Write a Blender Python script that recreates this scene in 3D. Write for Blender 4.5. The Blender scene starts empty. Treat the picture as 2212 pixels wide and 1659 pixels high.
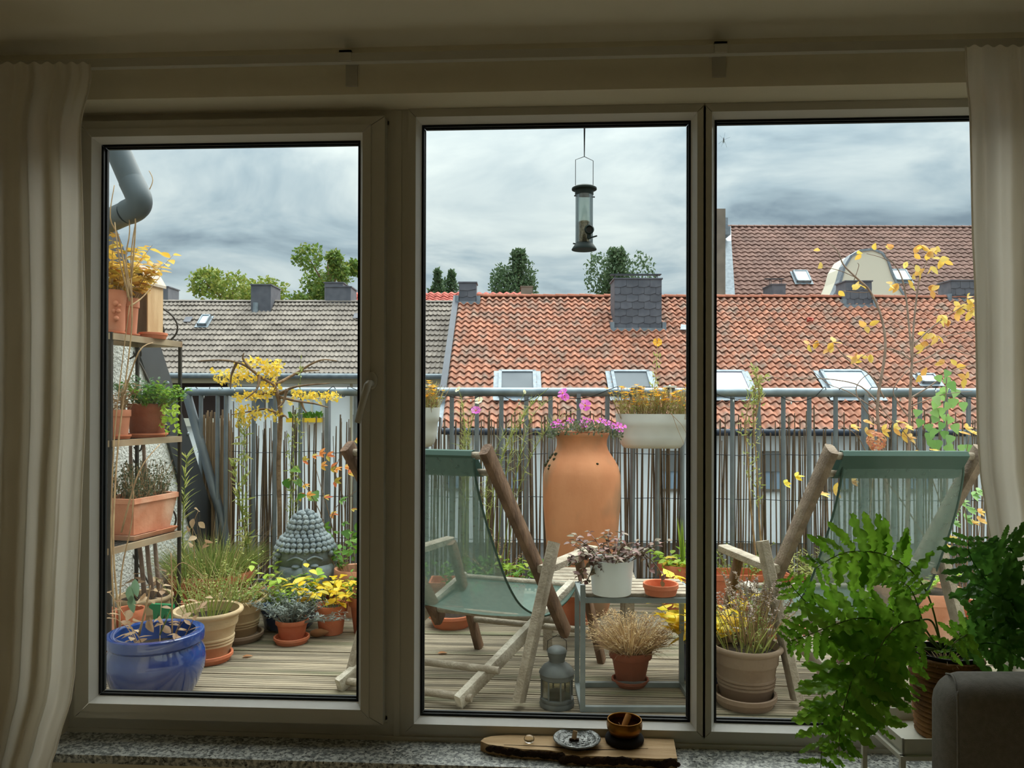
import bpy, math, random
from mathutils import Vector, Matrix
V = Vector
RN = random.Random(11)
S = bpy.context.scene
COL = S.collection
PI = math.pi
# ---------------------------------------------------------------- camera
F, PW, PH, CX, CY = 1661.0, 2212, 1659, 1106.0, 864.0      # focal length and principal point in pixels
HOR = 873.0                                                # horizon row
CAM = V((0, -2.2, 1.08))
yaw, pit, rol = math.radians(3.14), math.radians(0.315), math.radians(0.147)
FH = V((-math.sin(yaw), math.cos(yaw), 0)); RH = V((math.cos(yaw), math.sin(yaw), 0)); Z = V((0, 0, 1))
FW = FH*math.cos(pit)+Z*math.sin(pit); U0 = Z*math.cos(pit)-FH*math.sin(pit)
RT = RH*math.cos(rol)+U0*math.sin(rol); UP = U0*math.cos(rol)-RH*math.sin(rol)
cd = bpy.data.cameras.new('camera'); cd.sensor_fit = 'HORIZONTAL'; cd.sensor_width = 36
cd.lens = 36*F/PW; cd.shift_y = (CY-PH/2)/PW; cd.clip_start = .05; cd.clip_end = 500
co = bpy.data.objects.new('camera', cd); COL.objects.link(co)
co.matrix_world = Matrix(((RT.x, UP.x, -FW.x, CAM.x), (RT.y, UP.y, -FW.y, CAM.y), (RT.z, UP.z, -FW.z, CAM.z), (0, 0, 0, 1)))
S.camera = co
S.view_settings.view_transform = 'Standard'; S.view_settings.look = 'None'
S.view_settings.exposure = 0.5; S.view_settings.gamma = 1; S.view_settings.use_curve_mapping = False
# ---------------------------------------------------------------- sky: bright overcast, soft cloud bands
SKY = 1.0
w = bpy.data.worlds.new('overcast_sky'); S.world = w; w.use_nodes = True
nt = w.node_tree; nd = nt.nodes; ln = nt.links; nd.clear()
def N(t, **k):
    n = nd.new(t)
    for a, b in k.items():
        if isinstance(a, str) and a.startswith('i'): n.inputs[int(a[1:])].default_value = b
        else: setattr(n, a, b)
    return n
def lin(c):
    return tuple((x/255/12.92 if x/255 <= .04045 else ((x/255+.055)/1.055)**2.4) for x in c[:3])+(1,)
tc = N('ShaderNodeTexCoord'); sp = N('ShaderNodeSeparateXYZ'); ln.new(tc.outputs['Generated'], sp.inputs[0])
mx = N('ShaderNodeMath', operation='MAXIMUM', i1=0.0); ln.new(sp.outputs[2], mx.inputs[0])
ad = N('ShaderNodeMath', operation='ADD', i1=.16); ln.new(mx.outputs[0], ad.inputs[0])
dx = N('ShaderNodeMath', operation='DIVIDE'); ln.new(sp.outputs[0], dx.inputs[0]); ln.new(ad.outputs[0], dx.inputs[1])
dy = N('ShaderNodeMath', operation='DIVIDE'); ln.new(sp.outputs[1], dy.inputs[0]); ln.new(ad.outputs[0], dy.inputs[1])
cb = N('ShaderNodeCombineXYZ', i2=3.7); ln.new(dx.outputs[0], cb.inputs[0]); ln.new(dy.outputs[0], cb.inputs[1])
n1 = N('ShaderNodeTexNoise'); n1.inputs['Scale'].default_value = 1.5; n1.inputs['Detail'].default_value = 8; n1.inputs['Roughness'].default_value = .56; n1.inputs['Distortion'].default_value = .5
ln.new(cb.outputs[0], n1.inputs['Vector'])
rp = N('ShaderNodeValToRGB'); ln.new(n1.outputs[0], rp.inputs[0])
e = rp.color_ramp.elements
e[0].position = .32; e[0].color = lin((126, 143, 158)); e[1].position = .67; e[1].color = lin((222, 229, 230))
x = rp.color_ramp.elements.new(.45); x.color = lin((170, 186, 197)); x = rp.color_ramp.elements.new(.56); x.color = lin((201, 211, 216))
# overcast luminance rises towards the zenith
pw = N('ShaderNodeMath', operation='POWER', i1=2.2); ln.new(mx.outputs[0], pw.inputs[0])
gr = N('ShaderNodeMath', operation='MULTIPLY_ADD', i1=3.0, i2=.74); ln.new(pw.outputs[0], gr.inputs[0])
# haze near the horizon
hz = N('ShaderNodeMapRange'); hz.inputs[1].default_value = 0; hz.inputs[2].default_value = .17; hz.inputs[3].default_value = .75; hz.inputs[4].default_value = 0; ln.new(mx.outputs[0], hz.inputs[0])
hm = N('ShaderNodeMixRGB'); hm.inputs[2].default_value = lin((228, 237, 239)); ln.new(hz.outputs[0], hm.inputs[0]); ln.new(rp.outputs[0], hm.inputs[1])
ml = N('ShaderNodeVectorMath', operation='SCALE'); ln.new(hm.outputs[0], ml.inputs[0]); ln.new(gr.outputs[0], ml.inputs['Scale'])
bg = N('ShaderNodeBackground'); bg.inputs[1].default_value = SKY; ln.new(ml.outputs[0], bg.inputs[0])
ow = N('ShaderNodeOutputWorld'); ln.new(bg.outputs[0], ow.inputs[0])
# veiled sun behind the clouds, high in front of the window
sd = bpy.data.lights.new('veiled_sun', 'SUN'); sd.energy = 4.6; sd.angle = math.radians(80); sd.color = (1, .97, .92)
so = bpy.data.objects.new('veiled_sun', sd); COL.objects.link(so)
so.rotation_euler = V((-.25, -.55, -1.0)).to_track_quat('-Z', 'Y').to_euler()
# ---------------------------------------------------------------- pixel helpers: photograph pixel -> point of the place
def C(px, py, d): return CAM+FW*d+RT*((px-CX)/F*d)-UP*((py-CY)/F*d)
def ray(px, py): return FW+RT*((px-CX)/F)-UP*((py-CY)/F)
def onz(px, py, z=0.0): r = ray(px, py); return CAM+r*((z-CAM.z)/r.z)
def ony(px, py, y): r = ray(px, py); return CAM+r*((y-CAM.y)/r.y)
def dep(p): return (V(p)-CAM).dot(FW)
def sz(n, p): return n*dep(p)/F
def hp(u, d, z): return V((CAM.x, CAM.y, 0))+RH*u+FH*d+Z*z
def pu(px, d): return (px-CX)/F*d
def pz(py, d): return CAM.z-(py-HOR)/F*d
def rnd(a, b): return RN.uniform(a, b)
def rv(s): return V((rnd(-s, s), rnd(-s, s), rnd(-s, s)))
# ---------------------------------------------------------------- materials
MATS = {}
def new_mat(name):
    m = bpy.data.materials.new(name); m.use_nodes = True; m.node_tree.nodes.clear(); MATS[name] = m; return m
def mat(name, c1, c2=None, scale=6, rough=.7, bump=0.0, bscale=None, metal=0, spec=.3, stretch=(1, 1, 1), rndv=0.0, detail=5, lo=.35, hi=.65, world=False, c3=None, s3=2.0, lo3=.5, hi3=.75, transl=0, coat=0, trans=0):
    m = new_mat(name); t = m.node_tree; n = t.nodes; l = t.links
    o = n.new('ShaderNodeOutputMaterial'); b = n.new('ShaderNodeBsdfPrincipled')
    b.inputs['Roughness'].default_value = rough; b.inputs['Metallic'].default_value = metal; b.inputs['Specular IOR Level'].default_value = spec
    b.inputs['Coat Weight'].default_value = coat
    col = None
    if c2 or bump or c3:
        if world: g = n.new('ShaderNodeNewGeometry'); src = g.outputs['Position']
        else: g = n.new('ShaderNodeTexCoord'); src = g.outputs['Object']
        mp = n.new('ShaderNodeMapping'); mp.inputs['Scale'].default_value = stretch; l.new(src, mp.inputs[0])
    if c2:
        z = n.new('ShaderNodeTexNoise'); z.inputs['Scale'].default_value = scale; z.inputs['Detail'].default_value = detail; l.new(mp.outputs[0], z.inputs['Vector'])
        r = n.new('ShaderNodeValToRGB'); r.color_ramp.elements[0].position = lo; r.color_ramp.elements[1].position = hi
        r.color_ramp.elements[0].color = lin(c1); r.color_ramp.elements[1].color = lin(c2); l.new(z.outputs[0], r.inputs[0]); col = r.outputs[0]
    if c3:
        z = n.new('ShaderNodeTexNoise'); z.inputs['Scale'].default_value = s3; z.inputs['Detail'].default_value = 6; l.new(mp.outputs[0], z.inputs['Vector'])
        r = n.new('ShaderNodeMapRange'); r.inputs[1].default_value = lo3; r.inputs[2].default_value = hi3; l.new(z.outputs[0], r.inputs[0])
        k = n.new('ShaderNodeMixRGB'); l.new(r.outputs[0], k.inputs[0]); k.inputs[2].default_value = lin(c3)
        if col: l.new(col, k.inputs[1])
        else: k.inputs[1].default_value = lin(c1)
        col = k.outputs[0]
    if rndv:
        a = n.new('ShaderNodeObjectInfo'); g2 = n.new('ShaderNodeNewGeometry'); q = n.new('ShaderNodeMath'); q.operation = 'ADD'
        l.new(a.outputs['Random'], q.inputs[0]); l.new(g2.outputs['Random Per Island'], q.inputs[1])
        fr = n.new('ShaderNodeMath'); fr.operation = 'FRACT'; l.new(q.outputs[0], fr.inputs[0])
        mr = n.new('ShaderNodeMapRange'); mr.inputs[3].default_value = 1-rndv; mr.inputs[4].default_value = 1+rndv; l.new(fr.outputs[0], mr.inputs[0])
        hs = n.new('ShaderNodeVectorMath'); hs.operation = 'SCALE'; l.new(mr.outputs[0], hs.inputs['Scale'])
        if col: l.new(col, hs.inputs[0])
        else: hs.inputs[0].default_value = lin(c1)[:3]
        col = hs.outputs[0]
    if col: l.new(col, b.inputs['Base Color'])
    else: b.inputs['Base Color'].default_value = lin(c1)
    if bump:
        z = n.new('ShaderNodeTexNoise'); z.inputs['Scale'].default_value = bscale or scale*3; z.inputs['Detail'].default_value = 4; l.new(mp.outputs[0], z.inputs['Vector'])
        bm = n.new('ShaderNodeBump'); bm.inputs['Strength'].default_value = bump; bm.inputs['Distance'].default_value = .02; l.new(z.outputs[0], bm.inputs['Height']); l.new(bm.outputs[0], b.inputs['Normal'])
    sh = b.outputs[0]
    if transl:
        tr = n.new('ShaderNodeBsdfTranslucent'); ms = n.new('ShaderNodeMixShader'); ms.inputs[0].default_value = transl
        if col: l.new(col, tr.inputs[0])
        else: tr.inputs[0].default_value = lin(c1)
        l.new(sh, ms.inputs[1]); l.new(tr.outputs[0], ms.inputs[2]); sh = ms.outputs[0]
    if trans:
        tr = n.new('ShaderNodeBsdfTransparent'); ms = n.new('ShaderNodeMixShader'); ms.inputs[0].default_value = trans
        l.new(sh, ms.inputs[1]); l.new(tr.outputs[0], ms.inputs[2]); sh = ms.outputs[0]
    l.new(sh, o.inputs[0])
    return m
def leafmat(name, cols, transl=.4, rough=.5):
    m = new_mat(name); t = m.node_tree; n = t.nodes; l = t.links
    o = n.new('ShaderNodeOutputMaterial'); b = n.new('ShaderNodeBsdfPrincipled'); b.inputs['Roughness'].default_value = rough; b.inputs['Specular IOR Level'].default_value = .25
    a = n.new('ShaderNodeObjectInfo'); g = n.new('ShaderNodeNewGeometry'); q = n.new('ShaderNodeMath'); q.operation = 'ADD'
    l.new(a.outputs['Random'], q.inputs[0]); l.new(g.outputs['Random Per Island'], q.inputs[1])
    fr = n.new('ShaderNodeMath'); fr.operation = 'FRACT'; l.new(q.outputs[0], fr.inputs[0])
    r = n.new('ShaderNodeValToRGB'); k = len(cols); r.color_ramp.elements[0].color = lin(cols[0]); r.color_ramp.elements[1].color = lin(cols[-1])
    for i in range(1, k-1): r.color_ramp.elements.new(i/(k-1)).color = lin(cols[i])
    l.new(fr.outputs[0], r.inputs[0]); l.new(r.outputs[0], b.inputs['Base Color'])
    tr = n.new('ShaderNodeBsdfTranslucent'); l.new(r.outputs[0], tr.inputs[0])
    ms = n.new('ShaderNodeMixShader'); ms.inputs[0].default_value = transl; l.new(b.outputs[0], ms.inputs[1]); l.new(tr.outputs[0], ms.inputs[2]); l.new(ms.outputs[0], o.inputs[0])
    return m
def glassmat(name, tint=(255, 255, 255), refl=.8, rough=0.0, base=0.0):
    m = new_mat(name); t = m.node_tree; n = t.nodes; l = t.links
    o = n.new('ShaderNodeOutputMaterial'); tr = n.new('ShaderNodeBsdfTransparent'); tr.inputs[0].default_value = lin(tint)
    gl = n.new('ShaderNodeBsdfGlossy'); gl.inputs['Roughness'].default_value = rough
    fr = n.new('ShaderNodeFresnel'); fr.inputs[0].default_value = 1.45
    mu = n.new('ShaderNodeMath'); mu.operation = 'MULTIPLY_ADD'; mu.inputs[1].default_value = refl; mu.inputs[2].default_value = base; l.new(fr.outputs[0], mu.inputs[0])
    ms = n.new('ShaderNodeMixShader'); l.new(mu.outputs[0], ms.inputs[0]); l.new(tr.outputs[0], ms.inputs[1]); l.new(gl.outputs[0], ms.inputs[2]); l.new(ms.outputs[0], o.inputs[0])
    return m
# ---------------------------------------------------------------- mesh builder and objects
def basis(d, up=Z):
    y = V(d).normalized(); x = y.cross(V(up))
    if x.length < 1e-4: x = y.cross(V((1, 0, 0)))
    x.normalize(); n = x.cross(y); return x, y, n
LEAF = {}
def mk_leaf(shape):
    if shape == 'ovate': W_ = [0, .62, .95, .8, .42, 0]; T_ = [0, .16, .38, .62, .84, 1]; fold = .35; curl = .25
    elif shape == 'lance': W_ = [0, .7, 1, .6, 0]; T_ = [0, .2, .45, .75, 1]; fold = .3; curl = .2
    elif shape == 'heart': W_ = [.05, .9, 1, .62, .25, 0]; T_ = [0, .08, .3, .6, .85, 1]; fold = .2; curl = .2
    elif shape == 'fan': W_ = [.08, .2, .6, 1, .7, .1]; T_ = [0, .25, .55, .8, .95, 1]; fold = .25; curl = .15
    else: W_ = [0, 1, 0]; T_ = [0, .5, 1]; fold = .3; curl = .15
    v = []; f = []; n = len(T_)
    for i in range(n):
        t, a = T_[i], W_[i]*.5
        zc = -curl*t*t*.5
        v += [V((-a, t, zc+fold*a)), V((0, t, zc)), V((a, t, zc+fold*a))]
    for i in range(n-1):
        k = i*3; f += [(k, k+1, k+4, k+3), (k+1, k+2, k+5, k+4)]
    LEAF[shape] = (v, f)
for _s in ('ovate', 'lance', 'heart', 'fan', 'dia'): mk_leaf(_s)
class MB:
    def __init__(s): s.v = []; s.f = []
    def add(s, vs, fs):
        k = len(s.v); s.v += [V(a) for a in vs]; s.f += [tuple(i+k for i in q) for q in fs]; return s
    def box(s, c, d, M=None):
        c = V(c); h = [V((x*d[0]/2, y*d[1]/2, z*d[2]/2)) for x in (-1, 1) for y in (-1, 1) for z in (-1, 1)]
        if M: h = [M @ a for a in h]
        return s.add([c+a for a in h], [(0, 1, 3, 2), (4, 6, 7, 5), (0, 4, 5, 1), (2, 3, 7, 6), (0, 2, 6, 4), (1, 5, 7, 3)])
    def bb(s, x0, x1, y0, y1, z0, z1): return s.box(((x0+x1)/2, (y0+y1)/2, (z0+z1)/2), (x1-x0, y1-y0, z1-z0))
    def bar(s, a, b, w_, h_, up=Z, rd=0):
        a = V(a); b = V(b); x, y, n = basis(b-a, up)
        if rd:      # octagonal section with softened edges
            q = [(-1, -1+rd), (-1, 1-rd), (-1+rd, 1), (1-rd, 1), (1, 1-rd), (1, -1+rd), (1-rd, -1), (-1+rd, -1)]
        else: q = [(-1, -1), (-1, 1), (1, 1), (1, -1)]
        k = len(q); vs = [p+x*(i*w_/2)+n*(j*h_/2) for p in (a, b) for i, j in q]
        return s.add(vs, [(i, (i+1) % k, k+(i+1) % k, k+i) for i in range(k)]+[tuple(range(k))[::-1], tuple(range(k, 2*k))])
    def tube(s, pts, r, n=6, cap=True, closed=False):
        pts = [V(p) for p in pts]; m = len(pts); rs = r if isinstance(r, (list, tuple)) else [r]*m
        vs = []; t0 = (pts[1]-pts[0]).normalized(); x, _, nn = basis(t0)
        for i in range(m):
            t = (pts[min(i+1, m-1)]-pts[max(i-1, 0)])
            if t.length < 1e-9: t = t0
            t.normalize(); x = x-t*x.dot(t)
            if x.length < 1e-6: x, _, _ = basis(t)
            x.normalize(); y = t.cross(x)
            vs += [pts[i]+(x*math.cos(2*PI*j/n)+y*math.sin(2*PI*j/n))*rs[i] for j in range(n)]
        fs = [(i*n+j, i*n+(j+1) % n, (i+1)*n+(j+1) % n, (i+1)*n+j) for i in range(m-1) for j in range(n)]
        if cap: fs += [tuple(range(n))[::-1], tuple((m-1)*n+j for j in range(n))]
        return s.add(vs, fs)
    def lathe(s, prof, c, n=28, sx=1, sy=1, M=None, cap=True):
        c = V(c); vs = []; fs = []; m = len(prof)
        for r, z in prof:
            for j in range(n):
                a = 2*PI*j/n; p = V((r*sx*math.cos(a), r*sy*math.sin(a), z)); vs.append(c+(M @ p if M else p))
        for i in range(m-1):
            for j in range(n): fs.append((i*n+j, i*n+(j+1) % n, (i+1)*n+(j+1) % n, (i+1)*n+j))
        if cap and prof[0][0] > 1e-6: fs.append(tuple(range(n))[::-1])
        if cap and prof[-1][0] > 1e-6: fs.append(tuple((m-1)*n+j for j in range(n)))
        return s.add(vs, fs)
    def disc(s, c, r, n=24, sx=1, sy=1):
        c = V(c); return s.add([c]+[c+V((r*sx*math.cos(2*PI*j/n), r*sy*math.sin(2*PI*j/n), 0)) for j in range(n)], [(0, 1+j, 1+(j+1) % n) for j in range(n)])
    def leaf(s, p, d, nrm, L, W_, shape='ovate'):
        x, y, n = basis(d, nrm); vs, fs = LEAF[shape]; p = V(p)
        return s.add([p+x*(a.x*W_)+y*(a.y*L)+n*(a.z*W_) for a in vs], fs)
    def blade(s, p, d, L, w_, droop, seg=3, side=None):
        p = V(p); d = V(d).normalized(); x = side or V((rnd(-1, 1), rnd(-1, 1), 0)); x = (x-d*x.dot(d)); x = x.normalized() if x.length > 1e-5 else V((1, 0, 0))
        vs = []; q = p.copy(); dd = d.copy()
        for i in range(seg+1):
            a = w_*(1-i/seg)**.7/2
            if i == seg: vs.append(q.copy())
            else: vs += [q-x*a, q+x*a]
            q = q+dd*(L/seg); dd = (dd+V((d.x, d.y, 0))*droop*.5-Z*droop).normalized()
        fs = [(2*i, 2*i+1, 2*i+3, 2*i+2) for i in range(seg-1)]+[(2*seg-2, 2*seg-1, 2*seg)]
        return s.add(vs, fs)
    def sphere(s, c, r, n=8, m=6, sc=(1, 1, 1)):
        c = V(c); vs = [c+V((0, 0, -r*sc[2]))]
        for i in range(1, m):
            a = -PI/2+PI*i/m
            vs += [c+V((r*sc[0]*math.cos(a)*math.cos(2*PI*j/n), r*sc[1]*math.cos(a)*math.sin(2*PI*j/n), r*sc[2]*math.sin(a))) for j in range(n)]
        vs.append(c+V((0, 0, r*sc[2]))); fs = [(0, 1+(j+1) % n, 1+j) for j in range(n)]
        for i in range(m-2): fs += [(1+i*n+j, 1+i*n+(j+1) % n, 1+(i+1)*n+(j+1) % n, 1+(i+1)*n+j) for j in range(n)]
        k = len(vs)-1; fs += [(k, k-n+j, k-n+(j+1) % n) for j in range(n)]
        return s.add(vs, fs)
    def ext(s, poly, off):      # extruded flat polygon
        k = len(poly); off = V(off); return s.add([V(p) for p in poly]+[V(p)+off for p in poly], [tuple(range(k))[::-1], tuple(range(k, 2*k))]+[(i, (i+1) % k, k+(i+1) % k, k+i) for i in range(k)])
    def grid(s, fn, nu, nv):
        return s.add([fn(i/nu, j/nv) for j in range(nv+1) for i in range(nu+1)], [(j*(nu+1)+i, j*(nu+1)+i+1, (j+1)*(nu+1)+i+1, (j+1)*(nu+1)+i) for j in range(nv) for i in range(nu)])
    def build(s, name, m, par=None, smooth=False, at=None, stuff=False, angle=None):
        me = bpy.data.meshes.new(name)
        o0 = WL[par] if par else (V(at) if at is not None else V((0, 0, 0)))
        me.from_pydata([v-o0 for v in s.v], [], s.f); me.materials.append(MATS[m] if isinstance(m, str) else m)
        if smooth:
            me.polygons.foreach_set('use_smooth', [True]*len(me.polygons))
            if smooth != 'all': me.set_sharp_from_angle(angle=math.radians(angle or 42))
        me.validate(); me.update()
        o = bpy.data.objects.new(name, me); COL.objects.link(o)
        if par: o.parent = par
        else: o.location = o0
        WL[o] = o0
        if stuff: o['kind'] = 'stuff'
        return o
WL = {}
def thing(name, label, cat, loc, group=None):
    o = bpy.data.objects.new(name, None); COL.objects.link(o); o.location = loc; o.empty_display_size = .05; WL[o] = V(loc)
    o['label'] = label; o['category'] = cat
    if group: o['group'] = group
    return o
def tag(o, label, cat, group=None):
    o['label'] = label; o['category'] = cat
    if group: o['group'] = group
    return o
def struct(o): o['kind'] = 'structure'; return o
def struct_empty(name, loc=(0, 0, 0)):
    o = bpy.data.objects.new(name, None); COL.objects.link(o); o.location = loc; o.empty_display_size = .05; WL[o] = V(loc); o['kind'] = 'structure'; return o
def inst(name, me, par, p, M=None, sc=1.0):      # an object of its own that shares mesh data
    o = bpy.data.objects.new(name, me); COL.objects.link(o)
    m4 = (M.to_4x4() if M else Matrix.Identity(4)) @ Matrix.Diagonal((sc, sc, sc, 1) if not isinstance(sc, tuple) else sc+(1,))
    b = WL[par] if par else V((0, 0, 0)); m4.translation = V(p)-b; o.matrix_local = m4
    if par: o.parent = par
    WL[o] = V(p); return o
def cols(x, y, n): return Matrix(((x.x, y.x, n.x), (x.y, y.y, n.y), (x.z, y.z, n.z)))
LM = {}
def leafobj(par, m, p, d, nrm, L, W_, shape='ovate', name='leaf'):
    k = (shape, m)
    if k not in LM:
        vs, fs = LEAF[shape]; me = bpy.data.meshes.new('leaf_'+shape); me.from_pydata(vs, [], fs); me.materials.append(MATS[m]); me.polygons.foreach_set('use_smooth', [True]*len(me.polygons)); LM[k] = me
    x, y, n = basis(d, nrm); return inst(name, LM[k], par, p, cols(x, y, n), (W_, L, W_))
def bez(pts, n=8):      # smooth curve through points
    pts = [V(p) for p in pts]; out = []; m = len(pts)
    for i in range(m-1):
        a, b, c, d = pts[max(i-1, 0)], pts[i], pts[i+1], pts[min(i+2, m-1)]
        for j in range(n):
            t = j/n; out.append(.5*((2*b)+(c-a)*t+(2*a-5*b+4*c-d)*t*t+(3*b-a-3*c+d)*t**3))
    out.append(pts[-1]); return out
def taper(n, a, b): return [a+(b-a)*i/(n-1) for i in range(n)]
# ---------------------------------------------------------------- the palette
mat('paint', (236, 229, 206), (232, 224, 200), 3, .9, .05, 60)
mat('ceiling_paint', (242, 235, 214), None, rough=.95)
mat('back_paint', (238, 222, 190), None, rough=.95)
mat('oak_floor', (236, 218, 190), (226, 206, 176), 4, .45, stretch=(1, 9, 1))
mat('pvc', (196, 192, 178), None, rough=.38, spec=.4)
mat('bead', (243, 242, 238), None, rough=.3, spec=.5)
mat('gasket', (18, 22, 24), None, rough=.6)
glassmat('pane', (252, 255, 253), .75)
mat('granite', (120, 124, 122), (206, 208, 202), 95, .3, .0, c3=(52, 53, 54), s3=120, lo3=.58, hi3=.63, spec=.5, lo=.42, hi=.58)
mat('alu', (180, 178, 168), None, rough=.4, metal=.3)
mat('curtain', (243, 238, 226), (236, 230, 216), 4, .9, .08, 300, transl=.42, spec=.1)
mat('stucco', (226, 226, 220), (204, 206, 202), 40, .95, .9, 70)
mat('zinc_dark', (70, 74, 78), (56, 60, 64), 3, .5, metal=.2)
mat('galv', (148, 160, 166), (118, 130, 138), 9, .42, metal=.45, c3=(92, 100, 106), s3=3)
mat('galv_dark', (112, 120, 126), (134, 142, 146), 7, .5, metal=.4)
mat('pipe_grey', (92, 100, 102), (74, 82, 86), 3, .5, metal=.2, stretch=(1, 1, .3))
mat('plank', (156, 143, 122), (106, 97, 82), 5, .85, .35, 26, stretch=(.35, 5, 1), rndv=.16, c3=(98, 104, 74), s3=2.2, lo3=.52, hi3=.8, world=True)
mat('under', (40, 36, 32), None, rough=.95)
mat('cane', (138, 118, 96), (92, 80, 68), 12, .85, rndv=.35)
mat('cane_brown', (178, 152, 122), (142, 118, 94), 12, .85, rndv=.25)
mat('wire', (46, 48, 50), None, rough=.5, metal=.5)
mat('black_wire', (26, 27, 28), None, rough=.5)
mat('bulb', (225, 228, 225), None, rough=.15)
mat('teak_grey', (166, 155, 138), (140, 128, 111), 12, .8, .3, 60, stretch=(2, 2, 2), rndv=.06)
mat('teak_mid', (142, 125, 107), (114, 98, 83), 12, .8, .3, 60, stretch=(2, 2, 2))
mat('teak_brown', (120, 92, 70), (84, 62, 46), 7, .75, .4, 40, stretch=(4, 4, 1))
mat('teak_white', (206, 198, 182), (160, 150, 134), 9, .8, .5, 40)
mat('sling', (112, 136, 126), (102, 126, 117), 60, .8, transl=.1, trans=.36)
mat('sling_hem', (68, 92, 83), None, rough=.8, transl=.12)
mat('terracotta', (204, 122, 86), (180, 98, 68), 6, .8, .15, 40, c3=(196, 132, 100), s3=4, lo3=.55, hi3=.8, rndv=.08)
mat('terracotta_pale', (214, 150, 118), (192, 122, 90), 6, .8, .15, 40, c3=(226, 188, 162), s3=4)
mat('terracotta_mid', (200, 134, 104), (180, 112, 84), 6, .8, .1, 40, c3=(206, 156, 128), s3=4, lo3=.5, hi3=.75)
mat('terracotta_dark', (156, 88, 62), (128, 70, 50), 6, .8, .15, 40)
mat('urn', (216, 148, 106), (192, 122, 82), 4, .85, .06, 70, c3=(146, 116, 88), s3=3.2, lo3=.46, hi3=.62, stretch=(1, 1, .6))
mat('beige', (206, 184, 150), (188, 160, 122), 4, .75, .1, 50, c3=(162, 138, 108), s3=3)
mat('taupe', (152, 132, 112), (132, 110, 92), 4, .75, .1, 50)
mat('blue_glaze', (34, 70, 138), (22, 42, 94), 2.5, .12, spec=.6, c3=(52, 62, 118), s3=3.2, lo3=.5, hi3=.8, coat=.5, stretch=(1, 1, .4))
mat('blue_dark', (28, 62, 118), (20, 36, 70), 3, .2, spec=.5)
mat('rail_planter', (208, 208, 200), (190, 190, 182), 5, .5)
mat('white_pot', (214, 220, 220), None, rough=.35)
mat('soil', (62, 50, 40), (40, 32, 26), 40, .95, .6, 80)
mat('stone_buddha', (142, 152, 154), (112, 122, 126), 8, .85, .2, 60, c3=(172, 180, 180), s3=5)
mat('iron', (48, 46, 44), (66, 60, 54), 12, .6, metal=.3)
mat('shelf_edge', (168, 148, 120), (132, 114, 92), 9, .7, c3=(140, 104, 74), s3=6)
mat('raw_wood', (212, 178, 136), (190, 152, 110), 6, .75, .1, 40, stretch=(6, 6, 1))
mat('pale_wood', (196, 182, 166), (176, 160, 142), 6, .8, stretch=(6, 6, 1))
mat('weathered_wood', (120, 100, 82), (96, 78, 62), 6, .85, .2, 40, stretch=(6, 6, 1))
mat('green_plastic', (20, 120, 72), None, rough=.4)
mat('lantern_metal', (102, 106, 104), (86, 90, 89), 14, .55, metal=.25)
glassmat('lantern_glass', (226, 226, 216), .35, .12, .02)
mat('table_metal', (130, 138, 138), (112, 121, 122), 12, .5, metal=.25)
mat('bark', (146, 120, 94), (108, 86, 66), 20, .9, .4, 60)
mat('bark_grey', (158, 136, 122), (128, 107, 94), 20, .85, .3, 60)
mat('twig_dry', (176, 148, 110), (140, 112, 82), 20, .9)
mat('stem_green', (120, 140, 70), (96, 112, 54), 12, .8)
mat('feeder_green', (24, 36, 34), None, rough=.6, spec=.15)
glassmat('feeder_tube', (222, 228, 226), .7, .08, .05)
mat('seeds', (168, 140, 96), (92, 72, 48), 160, .9, .8, 200)
mat('tile_orange', (168, 114, 91), (138, 92, 75), 2.6, .85, .15, 30, rndv=.2, world=True, c3=(138, 116, 102), s3=2.6, lo3=.46, hi3=.7)
mat('ridge_orange', (176, 104, 76), (140, 84, 64), 3, .85, rndv=.15)
mat('tile_grey', (144, 133, 123), (124, 114, 106), 1.4, .8, .1, 20, rndv=.1, world=True, c3=(116, 106, 96), s3=.7, lo3=.5, hi3=.8)
mat('tile_brown', (134, 101, 90), (115, 87, 78), .6, .8, rndv=.12, world=True)
mat('tile_red', (176, 84, 70), (150, 66, 54), 3, .8, rndv=.2)
mat('slate', (104, 104, 110), (88, 89, 96), 5, .6, rndv=.14)
mat('lead', (140, 149, 156), (118, 127, 135), 8, .5, metal=.2)
mat('lead_dark', (62, 68, 80), (52, 58, 68), 4, .5)
mat('house_white', (250, 250, 247), (243, 244, 241), .6, .95)
mat('house_cream', (222, 216, 196), None, rough=.95)
mat('eave_board', (176, 164, 138), None, rough=.9)
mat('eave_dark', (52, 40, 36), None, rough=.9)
mat('concrete', (132, 124, 112), (112, 106, 96), 2, .95)
mat('flat_roof', (62, 60, 58), (48, 48, 46), 1.5, .95)
mat('asphalt', (84, 84, 82), (70, 72, 66), .4, .95)
mat('win_glass', (150, 172, 190), None, rough=.08, spec=.9)
mat('win_dark', (98, 103, 108), (112, 117, 121), .8, .6, spec=.15)
mat('win_bright', (206, 222, 230), None, rough=.12, spec=.7)
mat('win_pink', (226, 214, 224), None, rough=.2, spec=.5)
mat('shutter', (128, 130, 128), None, rough=.7)
mat('yellow', (236, 190, 40), None, rough=.6)
mat('moss', (78, 78, 56), (58, 58, 40), 30, 1, .8, 90)
mat('dead_leaf', (176, 124, 82), (140, 92, 60), 8, .85, transl=.3)
mat('sofa', (138, 135, 129), (127, 124, 118), 90, .95, .25, 500)
mat('tray_white', (214, 212, 198), None, rough=.45)
mat('wicker', (148, 104, 58), (104, 70, 38), 14, .7, .3, 60)
mat('black_plastic', (22, 22, 22), None, rough=.5)
mat('board_wood', (216, 184, 140), (188, 152, 108), 5, .7, .2, 40, stretch=(.5, 9, 1))
mat('bark_rough', (70, 50, 34), (44, 30, 22), 20, .95, .8, 50)
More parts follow.
